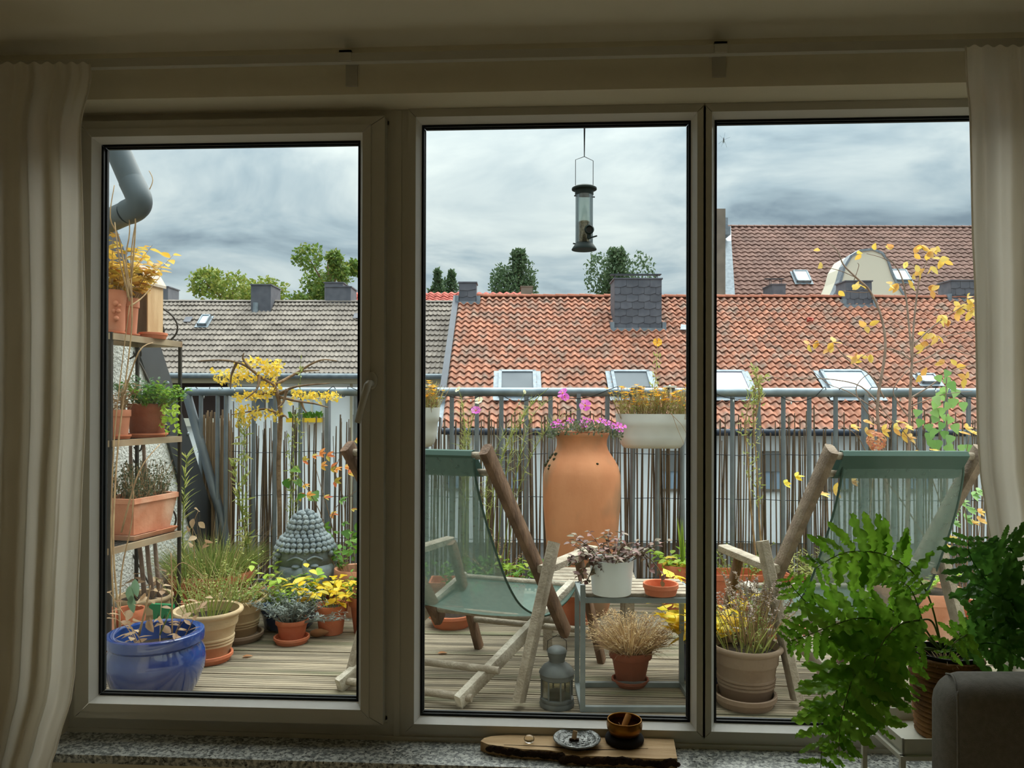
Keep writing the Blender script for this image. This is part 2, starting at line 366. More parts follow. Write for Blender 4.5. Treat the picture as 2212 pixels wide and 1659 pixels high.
mat('pewter', (150, 152, 150), (112, 114, 112), 26, .35, .5, 50, metal=.6)
mat('brass', (170, 118, 40), (124, 80, 26), 5, .3, metal=.85)
mat('brass_in', (84, 50, 26), None, rough=.4, metal=.7)
mat('cushion_dark', (26, 24, 26), (36, 30, 30), 12, .95)
mat('striker', (200, 140, 70), (170, 108, 50), 10, .5)
mat('insect', (30, 32, 40), None, rough=.4)
mat('crystal', (250, 248, 238), None, rough=.02, spec=.5)
_cb = MATS['crystal'].node_tree.nodes['Principled BSDF']; _cb.inputs['Transmission Weight'].default_value = 1.0; _cb.inputs['IOR'].default_value = 1.5
leafmat('lf_yellow', [(240, 206, 78), (230, 192, 60), (222, 204, 98), (206, 172, 58)])
leafmat('lf_yellow_shrub', [(224, 186, 84), (206, 166, 66), (232, 200, 108), (178, 162, 76), (214, 150, 76)])
leafmat('lf_gold', [(240, 206, 50), (226, 188, 34), (236, 214, 84), (206, 196, 60)])
leafmat('lf_orange', [(222, 128, 62), (232, 158, 64), (206, 98, 60), (226, 184, 70), (160, 150, 60)])
leafmat('lf_autumn', [(232, 198, 92), (224, 184, 80), (216, 156, 86), (238, 214, 116), (202, 138, 88)])
leafmat('lf_green', [(92, 142, 52), (118, 164, 60), (76, 122, 46), (140, 180, 76)])
leafmat('lf_birch', [(132, 176, 96), (152, 190, 112), (112, 158, 84), (164, 196, 128)])
leafmat('lf_lime', [(168, 196, 68), (146, 184, 60), (190, 208, 92)])
leafmat('lf_parsley', [(82, 136, 52), (110, 160, 56), (150, 176, 60), (70, 116, 50)])
leafmat('lf_grey', [(146, 156, 150), (124, 136, 134), (170, 178, 170), (108, 118, 112)])
leafmat('lf_sage', [(110, 140, 112), (134, 160, 128), (92, 122, 92)])
leafmat('lf_thyme', [(88, 100, 74), (106, 116, 84), (74, 84, 64), (120, 122, 92)])
leafmat('lf_grass', [(112, 140, 66), (140, 160, 80), (92, 118, 54), (176, 176, 110), (150, 150, 84)])
leafmat('lf_straw', [(206, 180, 130), (176, 144, 96), (220, 198, 154), (150, 114, 74)])
leafmat('lf_dry', [(182, 150, 116), (150, 120, 92), (198, 172, 138), (130, 98, 72)])
leafmat('lf_weed', [(176, 182, 104), (150, 162, 88), (196, 190, 120)])
leafmat('lf_succulent', [(128, 92, 88), (104, 84, 76), (112, 108, 78), (150, 108, 104)], .15)
leafmat('lf_faded', [(150, 134, 124), (126, 110, 104), (168, 150, 132), (118, 110, 92)], .2)
leafmat('lf_fern', [(118, 170, 48), (138, 188, 58), (96, 146, 40), (150, 194, 74)], .55, .35)
leafmat('lf_fern_dark', [(84, 136, 52), (98, 150, 60), (70, 118, 46)], .45, .35)
leafmat('lf_tree', [(92, 120, 52), (116, 140, 60), (78, 104, 48), (150, 156, 72)], .3)
leafmat('lf_tree_yellow', [(136, 148, 62), (112, 134, 56), (160, 160, 76), (94, 118, 52)], .3)
leafmat('lf_poplar', [(84, 106, 72), (70, 92, 62), (104, 124, 88)], .25)
leafmat('fl_pink', [(232, 120, 214), (222, 96, 200), (240, 150, 224)], .4)
leafmat('fl_white', [(240, 238, 210), (236, 232, 190)], .4)
leafmat('fl_marigold', [(244, 190, 50), (236, 160, 40), (240, 206, 80)], .3)
leafmat('fl_hydrangea', [(226, 168, 130), (214, 140, 110), (230, 196, 140)], .3)
def onx(px, py, x): r = ray(px, py); return CAM+r*((x-CAM.x)/r.x)
# ================================================================ THE ROOM
YI, YF, YO = -.18, -.07, .05            # inner wall face, frame face, outer wall face
FZ, CZ = -.35, 2.03                     # room floor and ceiling
X0 = ony(149, 1560, YF).x; X1 = 1.345; Z0, Z1 = .143, 1.905
struct(MB().bb(-2.8, 2.8, -4.4, YO, FZ-.15, FZ).build('floor', 'oak_floor'))
struct(MB().bb(-2.8, 2.8, -4.4, YO, CZ, CZ+.25).build('ceiling', 'ceiling_paint'))
struct(MB().bb(-2.8, -2.6, -4.4, YI, FZ, CZ).build('wall_left', 'paint'))
struct(MB().bb(2.6, 2.8, -4.4, YI, FZ, CZ).build('wall_right', 'paint'))
struct(MB().bb(-2.6, 2.6, -4.4, -4.2, FZ, CZ).build('wall_back', 'back_paint'))
wf = MB(); wf.bb(-2.8, 2.8, YI, YO, FZ, Z0-.024); wf.bb(-2.8, 2.8, YI, YO, Z1, CZ)
wf.bb(-2.8, X0-.004, YI, YO, Z0-.024, Z1); wf.bb(X1+.004, 2.8, YI, YO, Z0-.024, Z1); struct(wf.build('wall_front', 'paint'))
we = struct(MB().bb(-2.8, 3.4, YO, YO+.04, -.3, Z0-.03).bb(-2.8, 3.4, YO, YO+.04, Z1+.12, 2.3).bb(-2.8, X0-.14, YO, YO+.04, Z0-.03, Z1+.12).bb(X1+.16, 3.4, YO, YO+.04, Z0-.03, Z1+.12).build('wall_outside', 'stucco'))
# granite sill
sl = MB(); sl.bb(X0-.10, X1+.3, -.212, YI, Z0-.022, Z0); sl.bb(X0-.003, X1+.003, YI, YF+.03, Z0-.022, Z0)
struct(sl.build('trim_1', 'granite')); bpy.data.objects['trim_1']['label'] = 'speckled grey granite sill below the window'
# ---- window frame with two fixed panes
def rring(mb, o, i, yo, yi):            # sloped ring between two rectangles (x0,x1,z0,z1) at two depths
    a = [(o[0], yo, o[2]), (o[1], yo, o[2]), (o[1], yo, o[3]), (o[0], yo, o[3])]; b = [(i[0], yi, i[2]), (i[1], yi, i[2]), (i[1], yi, i[3]), (i[0], yi, i[3])]
    mb.add(a+b, [(k, (k+1) % 4, 4+(k+1) % 4, 4+k) for k in range(4)])
def grow(r, a): return (r[0]-a, r[1]+a, r[2]-a, r[3]+a)
def strip4(mb, o, i, y0, y1):           # four mitred bars between an outer and an inner rectangle
    P = [(o[0], o[2]), (o[1], o[2]), (o[1], o[3]), (o[0], o[3])]; Q = [(i[0], i[2]), (i[1], i[2]), (i[1], i[3]), (i[0], i[3])]
    for k in range(4):
        j = (k+1) % 4; g = .0006; q = [P[k], P[j], Q[j], Q[k]]
        cx_ = sum(a[0] for a in q)/4; cz_ = sum(a[1] for a in q)/4
        q = [(a+(cx_-a)*g*3, b+(cz_-b)*g*3) for a, b in q]
        mb.ext([(a, y0, b) for a, b in q], (0, y1-y0, 0))
YG, YGL = -.035, -.07                   # glass planes of the fixed panes and of the door
def gsc(r, f): return (r[0]*f, r[1]*f, 1.08+(r[2]-1.08)*f, 1.08+(r[3]-1.08)*f)
paneM = gsc((-.3745, .3766, .195, 1.875), (2.2+YG)/2.2); paneR = gsc((.4556, 1.275, .195, 1.875), (2.2+YG)/2.2)
paneL = gsc((-1.300, -.556, .2466, 1.8196), (2.2+YGL)/2.16)
W1 = struct_empty('window_1', (.4, YF, Z0))
xs = ony(868, 900, YF).x
fr = MB(); y0, y1 = YF, .0
hM, hR = grow(paneM, .046), grow(paneR, .046)
fr.bb(X0, X1, y0, y1, Z0, paneM[2]-.02); fr.bb(X0, X1, y0, y1, paneM[3]+.02, Z1)
fr.bb(X0, X0+.055, y0, -.03, paneM[2]-.02, paneM[3]+.02)
fr.bb(ony(836, 900, YF).x+.004, paneM[0]-.02, y0, y1, paneM[2]-.02, paneM[3]+.02)
fr.bb(paneM[1]+.02, paneR[0]-.02, y0, y1, paneM[2]-.02, paneM[3]+.02)
fr.bb(paneR[1]+.02, X1, y0, y1, paneM[2]-.02, paneM[3]+.02)
YS = -.105
xa, xb = ony(161, 1480, YS).x, ony(829, 900, YS).x; za, zb = ony(480, 1558, YS).z, ony(480, 257, YS).z
fr.bb(X0+.05, xb+.02, YF+.002, -.03, paneM[2]-.03, za+.012); fr.bb(X0+.05, xb+.02, YF+.002, -.03, zb-.012, paneM[3]+.03); fr.bb(X0+.05, xa+.012, YF+.002, -.03, za, zb); fr.bb(xb-.012, xb+.03, YF+.002, -.03, za, zb)
fr.build('frame', 'pvc', W1)
# raised cover strip between the two posts, foot strip
MB().bb(ony(853, 900, YF).x, ony(866, 900, YF).x, YF-.004, YF, Z0+.012, Z1-.004).build('cover_strip', 'pvc', W1)
MB().bb(X0, X1, YF-.006, YF, Z0, Z0+.012).build('foot_strip', 'pvc', W1)
def glazing(par, r, yf, yg, name='pane'):
    mb = MB(); strip4(mb, grow(r, .042), grow(r, .019), yf-.005, yf+.002); mb.build('glazing_bead', 'pvc', par)
    mb = MB(); rring(mb, grow(r, .019), grow(r, .0065), yf-.005, yg-.012); mb.build('bead_bevel', 'bead', par)
    mb = MB(); strip4(mb, grow(r, .012), r, yg-.012, yg-.005); mb.build('gasket', 'gasket', par)
    MB().bb(r[0]-.008, r[1]+.008, yg-.004, yg+.002, r[2]-.008, r[3]+.008).build(name, 'pane', par)
    mb = MB(); strip4(mb, grow(r, .012), grow(r, -.002), yg+.003, yg+.012); mb.build('outer_gasket', 'gasket', par)
glazing(W1, paneM, YF, YG); glazing(W1, paneR, YF, YG)
# ---- balcony door leaf
YS = -.105
D1 = struct_empty('door_1', (-.9, YS, Z0))
xa, xb = ony(161, 1480, YS).x, ony(829, 900, YS).x; za, zb = ony(480, 1558, YS).z, ony(480, 257, YS).z
mb = MB(); so_ = (xa, xb, za, zb); strip4(mb, so_, grow(paneL, .040), YS, YF-.001); mb.build('sash', 'pvc', D1)
glazing(D1, paneL, YS, YGL)
h = C(804, 822, dep((xb, YS, 1.1))); hz_ = h.z
hd = MB(); hd.lathe([(.0155, 0), (.0155, .008), (.012, .011), (0, .011)], (h.x, YS, hz_), 20, 1, 1.55, Matrix.Rotation(PI/2, 3, 'X')); ro = hd.build('handle_rosette', 'pvc', D1, True)
hl = MB(); a = V((h.x, YS-.011, hz_-.008)); b = V((h.x-.028, YS-.05, hz_-.115))
hl.tube([a, a+V((0, -.026, 0)), a+V((-.002, -.038, -.008)), a+V((-.012, -.042, -.045)), b], [.009, .009, .0105, .0095, .0085], 10); hl.build('handle', 'pvc', D1, 'all')
hg = MB(); hg.tube([(xa-.012, YS+.03, .30), (xa-.012, YS+.03, .395)], .011, 10); hg.tube([(xa-.012, YS+.03, .262), (xa-.012, YS+.03, .295)], .009, 10); hg.build('hinge', 'alu', D1, True)
# ================================================================ TERRACE SHELL
DK = struct_empty('deck', (0, 1.2, 0)); DK['label'] = 'weathered wooden terrace deck'
MB().bb(-2.3, 3.3, YO+.04, 2.34, -.3, -.032).build('slab', 'under', DK)
pl = MB(); L_ = 5.0; pl.bb(-L_/2, L_/2, -.0675, .0675, -.028, 0)
for k in range(7):      # shallow grooves along the board
    yy = -.06+k*.02; pl.bb(-L_/2, L_/2, yy-.0065, yy+.0065, 0, .0012)
pm = pl.build('plank', 'plank', DK).data; o = bpy.data.objects['plank']
for k in range(16):
    yk = YO+.115+k*.1445
    if k == 0: o.location = V((.5, yk, -.0025))-WL[DK]
    else: inst('plank', pm, DK, (.5+rnd(-.05, .05), yk, -.0025+rnd(-.001, .001)), Matrix.Rotation(PI*(k % 2), 3, 'Z'))
o.data.transform(Matrix.Translation(WL[DK])); WL[o] = V((.5, YO+.115, -.0025))
# white rendered side wall with dark metal verge
XW = -2.0
def wy(px, py): p = onx(px, py, XW); return (p.y, p.z)
edge = [wy(225, 455), wy(262, 555), wy(335, 745), wy(395, 930), wy(458, 1128)]; inn = [wy(198, 455), wy(225, 555), wy(288, 745), wy(352, 930), wy(405, 1128)]
lo_y = max(edge[-1][0], 2.0)
sw = MB(); poly = [(XW, YO+.04, -.3), (XW, 2.3, -.3), (XW, 2.3, edge[-1][1]-.2)]+[(XW, y, z) for y, z in reversed(edge)]+[(XW, YO+.04, edge[0][1]+.5)]
sw.ext(poly, (-.22, 0, 0)); struct(sw.build('wall_side', 'stucco'))
vg = MB(); e2 = [(edge[0][0]-.1, edge[0][1]+.55)]+edge+[(2.3, edge[-1][1]-.22)]; i2 = [(inn[0][0]-.1, inn[0][1]+.55)]+inn+[(2.12, edge[-1][1]-.3)]
for k in range(len(e2)-1):
    q = [e2[k], e2[k+1], i2[k+1], i2[k]]; vg.ext([(XW+.004, y, z) for y, z in q], (.012, 0, 0)); 
    a, b = e2[k], e2[k+1]; vg.ext([(XW+.016, a[0], a[1]), (XW+.016, b[0], b[1]), (XW+.016, b[0]+.012, b[1]+.012), (XW+.016, a[0]+.012, a[1]+.012)], (-.25, 0, 0))
vgo = struct(vg.build('trim_2', 'zinc_dark')); vgo['label'] = 'dark metal verge flashing on the white side wall'
for q in ((362, 827), (406, 937)):
    p = onx(q[0], q[1], XW+.017); MB().sphere(p, .009, 8, 6).build('screw', 'lead', vgo)
# big grey downpipe in the upper left
dpth = 3.05
pp = [C(196, 190, dpth), C(258, 332, dpth), C(284, 392, dpth), C(300, 428, dpth-.01), C(296, 447, dpth), C(276, 459, dpth+.02), C(236, 477, dpth+.1), C(150, 520, dpth+.28)]
pp[7] = onx(205, 493, -1.965)
pr = sz(25.5, pp[1]); pi_ = thing('downpipe', 'thick grey metal downpipe with an elbow at the upper left', 'pipe', C(150, 520, dpth+.28))
MB().tube([pp[0]+(pp[0]-pp[1])*1.2, pp[1], pp[2]], pr, 20).build('upper_pipe', 'pipe_grey', pi_, True)
MB().tube(bez([pp[2], pp[3], pp[4], pp[5]], 6), pr*1.04, 20).build('elbow', 'pipe_grey', pi_, True)
MB().tube([pp[5], pp[6], pp[7]], pr*.98, 20).build('lower_pipe', 'pipe_grey', pi_, True)
# ---- railing
YR = 2.12; zr = ony(1230, 847, YR).z; xl = ony(402, 846, YR).x
RL = thing('railing', 'galvanised steel balcony railing with round handrail', 'railing', (0, YR, 0))
MB().tube([(xl, YR, zr), (3.0, YR, zr)], .0245, 20).build('handrail', 'galv', RL, True)
MB().tube([(xl+.003, YR, zr-.012), (ony(447, 1012, YR).x, YR+.01, ony(447, 1012, YR).z), (ony(480, 1130, YR).x, YR+.01, ony(480, 1130, YR).z), (ony(500, 1200, YR).x, YR+.01, 0.0)], .025, 16).build('brace', 'galv_dark', RL, True)
bm_ = MB(); bm_.tube([(0, 0, 0), (0, 0, zr-.07)], .0125, 8); bme = None
for px in (434, 470, 488, 548, 594, 649, 768, 822, 922, 976, 1030, 1083, 1137, 1189, 1312, 1366, 1420, 1474, 1528, 1582, 1638, 1692, 1748, 1805, 1932, 1987, 2043, 2092, 2150, 2205):
    xb_ = ony(px, 900, YR).x
    if bme is None: bo = bm_.build('baluster', 'galv_dark', RL, True); bme = bo.data; bo.data.transform(Matrix.Translation(WL[RL])); bo.location = V((xb_, YR, .05))-WL[RL]
    else: inst('baluster', bme, RL, (xb_, YR, .05))
for px in (708, 1250, 1868):
    xb_ = ony(px, 900, YR).x; MB().bar((xb_, YR, .0), (xb_, YR, zr), .046, .022).build('post', 'galv_dark', RL)
MB().bb(xl+.15, 3.0, YR-.012, YR+.012, .05, .075).build('bottom_rail', 'galv_dark', RL)
# ---- reed screen behind the balusters
RS = thing('reed_screen', 'split brown reed screen tied to the railing', 'fence', (0, YR+.07, 0))
cm = []
for k in range(3):
    mb = MB(); b = rnd(-.9, .9); vs = [V((b*t*t*1.3+q_*math.cos(a*PI/3), q_*math.sin(a*PI/3), t)) for t, q_ in ((0, 1), (.35, .95), (.7, .85), (1, .65)) for a in range(6)]
    mb.add(vs, [(i*6+j, i*6+(j+1) % 6, i*6+6+(j+1) % 6, i*6+6+j) for i in range(3) for j in range(6)]+[tuple(range(18, 24))])
    o = mb.build('cane', 'cane', RS); cm.append(o.data); o.data.transform(Matrix.Translation(WL[RS])); 
    o.location = (ony(1000+k*300, 900, YR+.07).x, 0, .02); o.scale = (.006, .006, .98)
mcb = cm[0].copy(); mcb.materials.clear(); mcb.materials.append(MATS['cane_brown'])
xL, xR = ony(500, 1000, YR+.07).x, ony(2190, 1000, YR+.07).x
nn = 250; px_ = xL
for k in range(nn):
    px_ = xL+(xR-xL)*(k+rnd(-.45, .45))/nn
    if RN.random() < .04: continue
    tl = rnd(-.02, .02)
    M_ = Matrix.Rotation(tl, 3, 'Y'); top = rnd(.9, 1.03) if RN.random() > .12 else rnd(1.0, 1.1)
    if 1190 < 1106+F*px_/4.3+91 < 1245: top += .06
    r_ = rnd(.0036, .0066)
    inst('cane', cm[k % 3], RS, (px_, YR+.07+rnd(-.012, .012), .015), M_, (r_, r_, top))
for k in range(34):
    px_ = ony(440+k*1.9, 1000, YR+.06).x
    inst('cane', mcb, RS, (px_, YR+.05+rnd(-.02, .01), .015), Matrix.Rotation(rnd(-.008, .008), 3, 'Y'), (rnd(.006, .009),)*2+(rnd(.93, 1.03),))
xc_ = MB()
for k in range(190):
    px_ = rnd(xL, xR); tp = rnd(.86, 1.02); tl = rnd(-.025, .025); r_ = rnd(.003, .0055); yy = YR+.085+rnd(-.006, .006)
    xc_.tube([(px_, yy, .015), (px_+tl*.5+rnd(-.004, .004), yy, tp*.5), (px_+tl, yy, tp)], [r_, r_*.9, r_*.6], 5)
xc_.build('thin_canes', 'cane', RS, stuff=True)
for zz in (.80, .55, .31, .10):
    MB().tube([(xL-.2+(xR-xL+.2)*i/40, YR+.07-.012+rnd(-.002, .002), zz+rnd(-.006, .006)) for i in range(41)], .0018, 4).build('binding_wire', 'wire', RS)
# ---- string lights wound on the handrail
SLt = thing('string_lights', 'dark cable of string lights wound around the handrail', 'lights', (xl, YR, zr))
pts = []; i = 0; x = xl+.06; turns = 0
while x < 2.6:
    if RN.random() < .65:       # one slanted turn
        for k in range(9):
            a = PI*.5+2*PI*k/8; pts.append((x+.10*k/8, YR-.028*math.cos(a-PI/2), zr+.028*math.sin(a)))
        x += .12
    else:                       # sagging stretch below the rail
        s_ = rnd(.01, .05)
        for k in range(7): pts.append((x+.2*k/6, YR-.03, zr-.02-s_*math.sin(PI*k/6)))
        x += .22
    x += rnd(.02, .1)
MB().tube(bez(pts, 3), .0022, 5).build('cable', 'black_wire', SLt)
for k in range(26):
    p = V(pts[int(len(pts)*(k+.5)/26)]); MB().sphere(p+V((0, -.004, -.012)), .0042, 6, 4, (1, 1, 2)).build('bulb', 'bulb', SLt, True)
# ================================================================ NEIGHBOURING HOUSES
struct(MB().box(hp(0, 60, -9.2), (400, 400, .4)).build('ground', 'asphalt'))
MR = cols(RH, FH, Z)
def hbox(mb, u0, u1, d0, d1, z0, z1): return mb.box(hp((u0+u1)/2, (d0+d1)/2, (z0+z1)/2), (u1-u0, d1-d0, z1-z0), MR)
class Roof:
    def __init__(s, u0, u1, de, ze, dr, zr): s.u0, s.u1, s.de, s.ze, s.dr, s.zr = u0, u1, de, ze, dr, zr; s.L = math.hypot(dr-de, zr-ze); s.sv = FH*((dr-de)/s.L)+Z*((zr-ze)/s.L); s.n = RH.cross(s.sv).normalized(); s.M = cols(RH, s.sv, s.n)
    def pt(s, u, t, h=0): return hp(s.u0, s.de, s.ze)+RH*u+s.sv*t+s.n*h
    def hit(s, px, py):
        r = ray(px, py); p0 = s.pt(0, 0); t = (p0-CAM).dot(s.n)/r.dot(s.n); q = CAM+r*t-p0; return q.dot(RH), q.dot(s.sv)
    def tiles(s, par, m, tw, rows, prof, pick, ns=8, th=.035, name='roof_tile'):
        pit = s.L/rows; nc = int((s.u1-s.u0)/tw); tw = (s.u1-s.u0)/nc
        vs = []; fs = []
        for (t, hb) in ((-.03, th*.25), (-.03, th), (pit+.01, 0.0)):
            for i in range(ns+1): vs.append(V(((i/ns-.5)*tw*1.0, t, hb+prof(i/ns))))
        for j in range(2):
            for i in range(ns): a = j*(ns+1)+i; fs.append((a, a+1, a+ns+2, a+ns+1))
        me = bpy.data.meshes.new(name); me.from_pydata(vs, [], fs); me.materials.append(MATS[m]); me.polygons.foreach_set('use_smooth', [True]*len(me.polygons)); me.set_sharp_from_angle(angle=math.radians(50))
        rest = MB(); cand = []
        for r_ in range(rows):
            for c_ in range(nc):
                p = s.pt((c_+.5)*tw, r_*pit); d_ = p-CAM; dd = d_.dot(FW); px = CX+F*d_.dot(RT)/dd; cand.append((pick(px, r_, c_), r_, c_, p))
        cand.sort(key=lambda a: -a[0]); keep = 0
        for sc_, r_, c_, p in cand:
            jz = s.n*rnd(-.006, .006)
            if sc_ > 0 and keep < 300: inst(name, me, par, p+jz, s.M); keep += 1
            else: rest.add([p+jz+s.M @ (v+V((0, rnd(-.004, .004), rnd(-.003, .003)))) for v in vs], fs)
        if rest.v: rest.build(name+'_field', m, par, True, stuff=True, angle=50)
        # sheathing under the tiles
        MB().ext([s.pt(0, 0, -.03), s.pt(s.u1-s.u0, 0, -.03), s.pt(s.u1-s.u0, s.L, -.03), s.pt(0, s.L, -.03)], s.n*-.12).build('roof_deck', 'under', par)
def pantile(x): return .036*math.sin(2*PI*x-.6)
def double_roll(x): return .034*max(0, math.cos(2*PI*(2*x)-PI))**1.2
def frame_on(R, par, px0, py0, px1, py1, glass, frm='lead', fw=.09, lift=.15, side=0, name='skylight'):
    ua, ta = R.hit(px0, py1); ub, tb = R.hit(px1, py0)
    mb = MB(); 
    for (a0, a1, b0, b1) in ((ua, ub, ta, ta+fw), (ua, ub, tb-fw, tb), (ua, ua+fw, ta, tb), (ub-fw, ub, ta, tb)):
        mb.ext([R.pt(a0, b0), R.pt(a1, b0), R.pt(a1, b1), R.pt(a0, b1)], R.n*lift)
    o = mb.build(name, frm, par)
    MB().ext([R.pt(ua+fw*.5, ta+fw*.5, .06), R.pt(ub-fw*.5, ta+fw*.5, .06), R.pt(ub-fw*.5, tb-fw*.5, .06), R.pt(ua+fw*.5, tb-fw*.5, .06)], R.n*(lift-.09)).build('skylight_pane', glass, o)
    fl = MB(); e = fw*1.6
    for (a0, a1, b0, b1) in ((ua-e, ub+e, ta-e*1.2, ta), (ua-e, ua, ta, tb+e*.4), (ub, ub+e, ta, tb+e*.4)):
        fl.ext([R.pt(a0, b0, .055), R.pt(a1, b0, .055), R.pt(a1, b1, .055), R.pt(a0, b1, .055)], R.n*.018)
    fl.build('flashing', 'lead', o); return o
def chimney(par, px0, px1, pyt, pyb, d, dp=.6, m='slate', rows=0, colsn=0, cap='slate', flash=True, cover=None, z_low=None):
    u0, u1, zt, zb = pu(px0, d), pu(px1, d), pz(pyt, d), pz(pyb, d); mb = MB(); zl = z_low if z_low is not None else zb-.3
    hbox(mb, u0, u1, d, d+dp, zl, zt); o = mb.build('chimney', m, par)
    cp = MB(); hbox(cp, u0-.03, u1+.03, d-.03, d+dp+.03, zt, zt+.035); cp.build('chimney_cap', cap, o)
    if rows:
        hh = (zt-zb)/rows; ww = (u1-u0)/colsn
        for r_ in range(rows):
            k = 0; off = (r_ % 2)*.5*ww; a = u0-off
            while a < u1-.01:
                b = min(a+ww, u1); a2 = max(a, u0)
                if b-a2 > .03:
                    z0_ = zt-(r_+1)*hh; P = [hp(a2+.004, d-.022, z0_-.015), hp(a2+(b-a2)*.5, d-.022, z0_-.03), hp(b-.004, d-.022, z0_+.02), hp(b-.004, d-.006, z0_+hh+.01), hp(a2+.004, d-.006, z0_+hh+.01)]
                    MB().ext(P, FH*.012-Z*0).build('slate', 'slate', o)
                a += ww
    if flash:
        f_ = MB(); hbox(f_, u0-.1, u1+.1, d-.09, d-.03, zb-.06, zb+.05); hbox(f_, u0-.12, u0-.01, d-.08, d+dp*.9, zb-.04, zb+.22); hbox(f_, u1+.01, u1+.12, d-.08, d+dp*.9, zb-.04, zb+.22); f_.build('flashing', 'lead', o)
    if cover:       # raised cover plate on four thin legs
        cu0, cu1, cy_ = cover; c_ = MB(); hbox(c_, pu(cu0, d), pu(cu1, d), d+.3, d+.55, pz(cy_, d), pz(cy_, d)+.022)
        for uu in (u0+.06, u1-.06):
            for d_ in (d+.32, d+.53): c_.tube([hp(uu, d_, zt), hp(uu, d_, pz(cy_, d)+.01)], .012, 5)
        c_.build('rain_cover', 'zinc_dark', o)
    return o
# ---- orange house
OH = thing('house', 'white house with weathered orange pantile roof opposite the terrace', 'house', hp(6, 20, -9))
RO = Roof(-1.64, 17.2, 18.0, pz(925, 18), 23.5, pz(641, 23.5))
RO.tiles(OH, 'tile_orange', .215, 25, pantile, lambda px, r, c: (50-r if (962 < px < 1480 or 1550 < px < 2105) and 3 <= r <= 9 else 0), th=.05)
rd = MB(); k = 0; u = -1.64
rme = None
while u < 17.0:
    mb = MB(); 
    if rme is None:
        prof = [(math.cos(a)*.13, math.sin(a)*.09) for a in [PI*i/6 for i in range(7)]]
        vs = [V((x_, y, z*s_)) for x_, s_ in ((0, 1.1), (.38, .92)) for y, z in prof]; me = bpy.data.meshes.new('ridge_tile'); me.from_pydata(vs, [], [(i, i+1, 8+i, 7+i) for i in range(6)]+[tuple(range(7))]); me.materials.append(MATS['ridge_orange']); me.polygons.foreach_set('use_smooth', [True]*7); me.set_sharp_from_angle(angle=.8); rme = me
    inst('ridge_tile', rme, OH, hp(u, 23.5, RO.zr+.0+rnd(-.01, .01)), MR); u += .37
w_ = MB(); hbox(w_, -1.55, 17.1, 18.35, 28.5, -9, RO.ze-.0); w_.build('wall', 'house_white', OH)
gb = MB(); gb.ext([hp(-1.5, 18.35, .5), hp(-1.5, 23.5, RO.zr-.15), hp(-1.5, 28.5, .5)], RH*18.5); gb.build('attic', 'house_white', OH)
MB().ext([hp(-1.64, 23.5, RO.zr-.06), hp(17.2, 23.5, RO.zr-.06), hp(17.2, 29, .4), hp(-1.64, 29, .4)], Z*.08).build('rear_roof', 'tile_orange', OH)
g_ = MB(); g_.tube([hp(-1.64, 17.93, RO.ze-.07), hp(17.2, 17.93, RO.ze-.07)], .075, 10); g_.build('gutter', 'lead_dark', OH, True)
e_ = MB(); hbox(e_, -1.6, 17.1, 18.0, 18.36, RO.ze-.16, RO.ze-.05); e_.build('fascia', 'eave_dark', OH)
for (a, b, c_, d_, g) in ((1076, 1157, 809, 862, 'win_dark'), (1328, 1401, 809, 862, 'win_dark'), (1532, 1605, 809, 862, 'win_pink'), (1800, 1862, 808, 862, 'win_bright'), (1990, 2014, 816, 834, 'win_pink')):
    frame_on(RO, OH, a, c_, b, d_, g, fw=.08 if b-a > 40 else .05)
def dro(px, py): u_, t_ = RO.hit(px, py); return (RO.pt(u_, t_)-CAM).dot(FH)
chimney(OH, 1327, 1429, 602, 712, dro(1378, 712), .9, rows=7, colsn=4, cover=(1322, 1433, 588))
chimney(OH, 1827, 1883, 606, 660, dro(1855, 660), .7, rows=3, colsn=3)
chimney(OH, 2054, 2135, 604, 648, dro(2090, 648), .7, rows=3, colsn=4)
chimney(OH, 991, 1028, 611, 655, dro(1010, 655), .55, rows=3, colsn=1)
# small damage: a chipped white patch, round vent hole, dark patches
u_, t_ = RO.hit(1474, 712); MB().ext([RO.pt(u_-.1, t_-.15, .07), RO.pt(u_+.12, t_-.15, .07), RO.pt(u_+.16, t_+.1, .07), RO.pt(u_-.02, t_+.16, .07)], RO.n*.02).build('vent_patch', 'lead', OH)
u_, t_ = RO.hit(1749, 695); MB().lathe([(.09, 0), (.09, .1), (.06, .1), (.05, .02), (0, .02)], RO.pt(u_, t_), 12, M=RO.M).build('vent_pipe', 'tile_red', OH)
# verge flashing beside the grey roof
vf = MB(); vf.ext([hp(-1.80, 18.8, RO.ze+.68), hp(-1.64, 18.8, RO.ze+.68), hp(-1.62, 23.4, RO.zr-.02), hp(-1.79, 23.4, RO.zr-.02)], Z*.05); vf.build('verge_flashing', 'lead_dark', OH)
vf = MB(); vf.ext([hp(-1.62, 17.95, RO.ze-.1), hp(-1.62, 19.0, RO.ze+.68), hp(-1.62, 19.4, RO.ze+.95), hp(-1.62, 19.4, RO.ze-.1)], RH*-.14); vf.build('parapet', 'lead', OH)
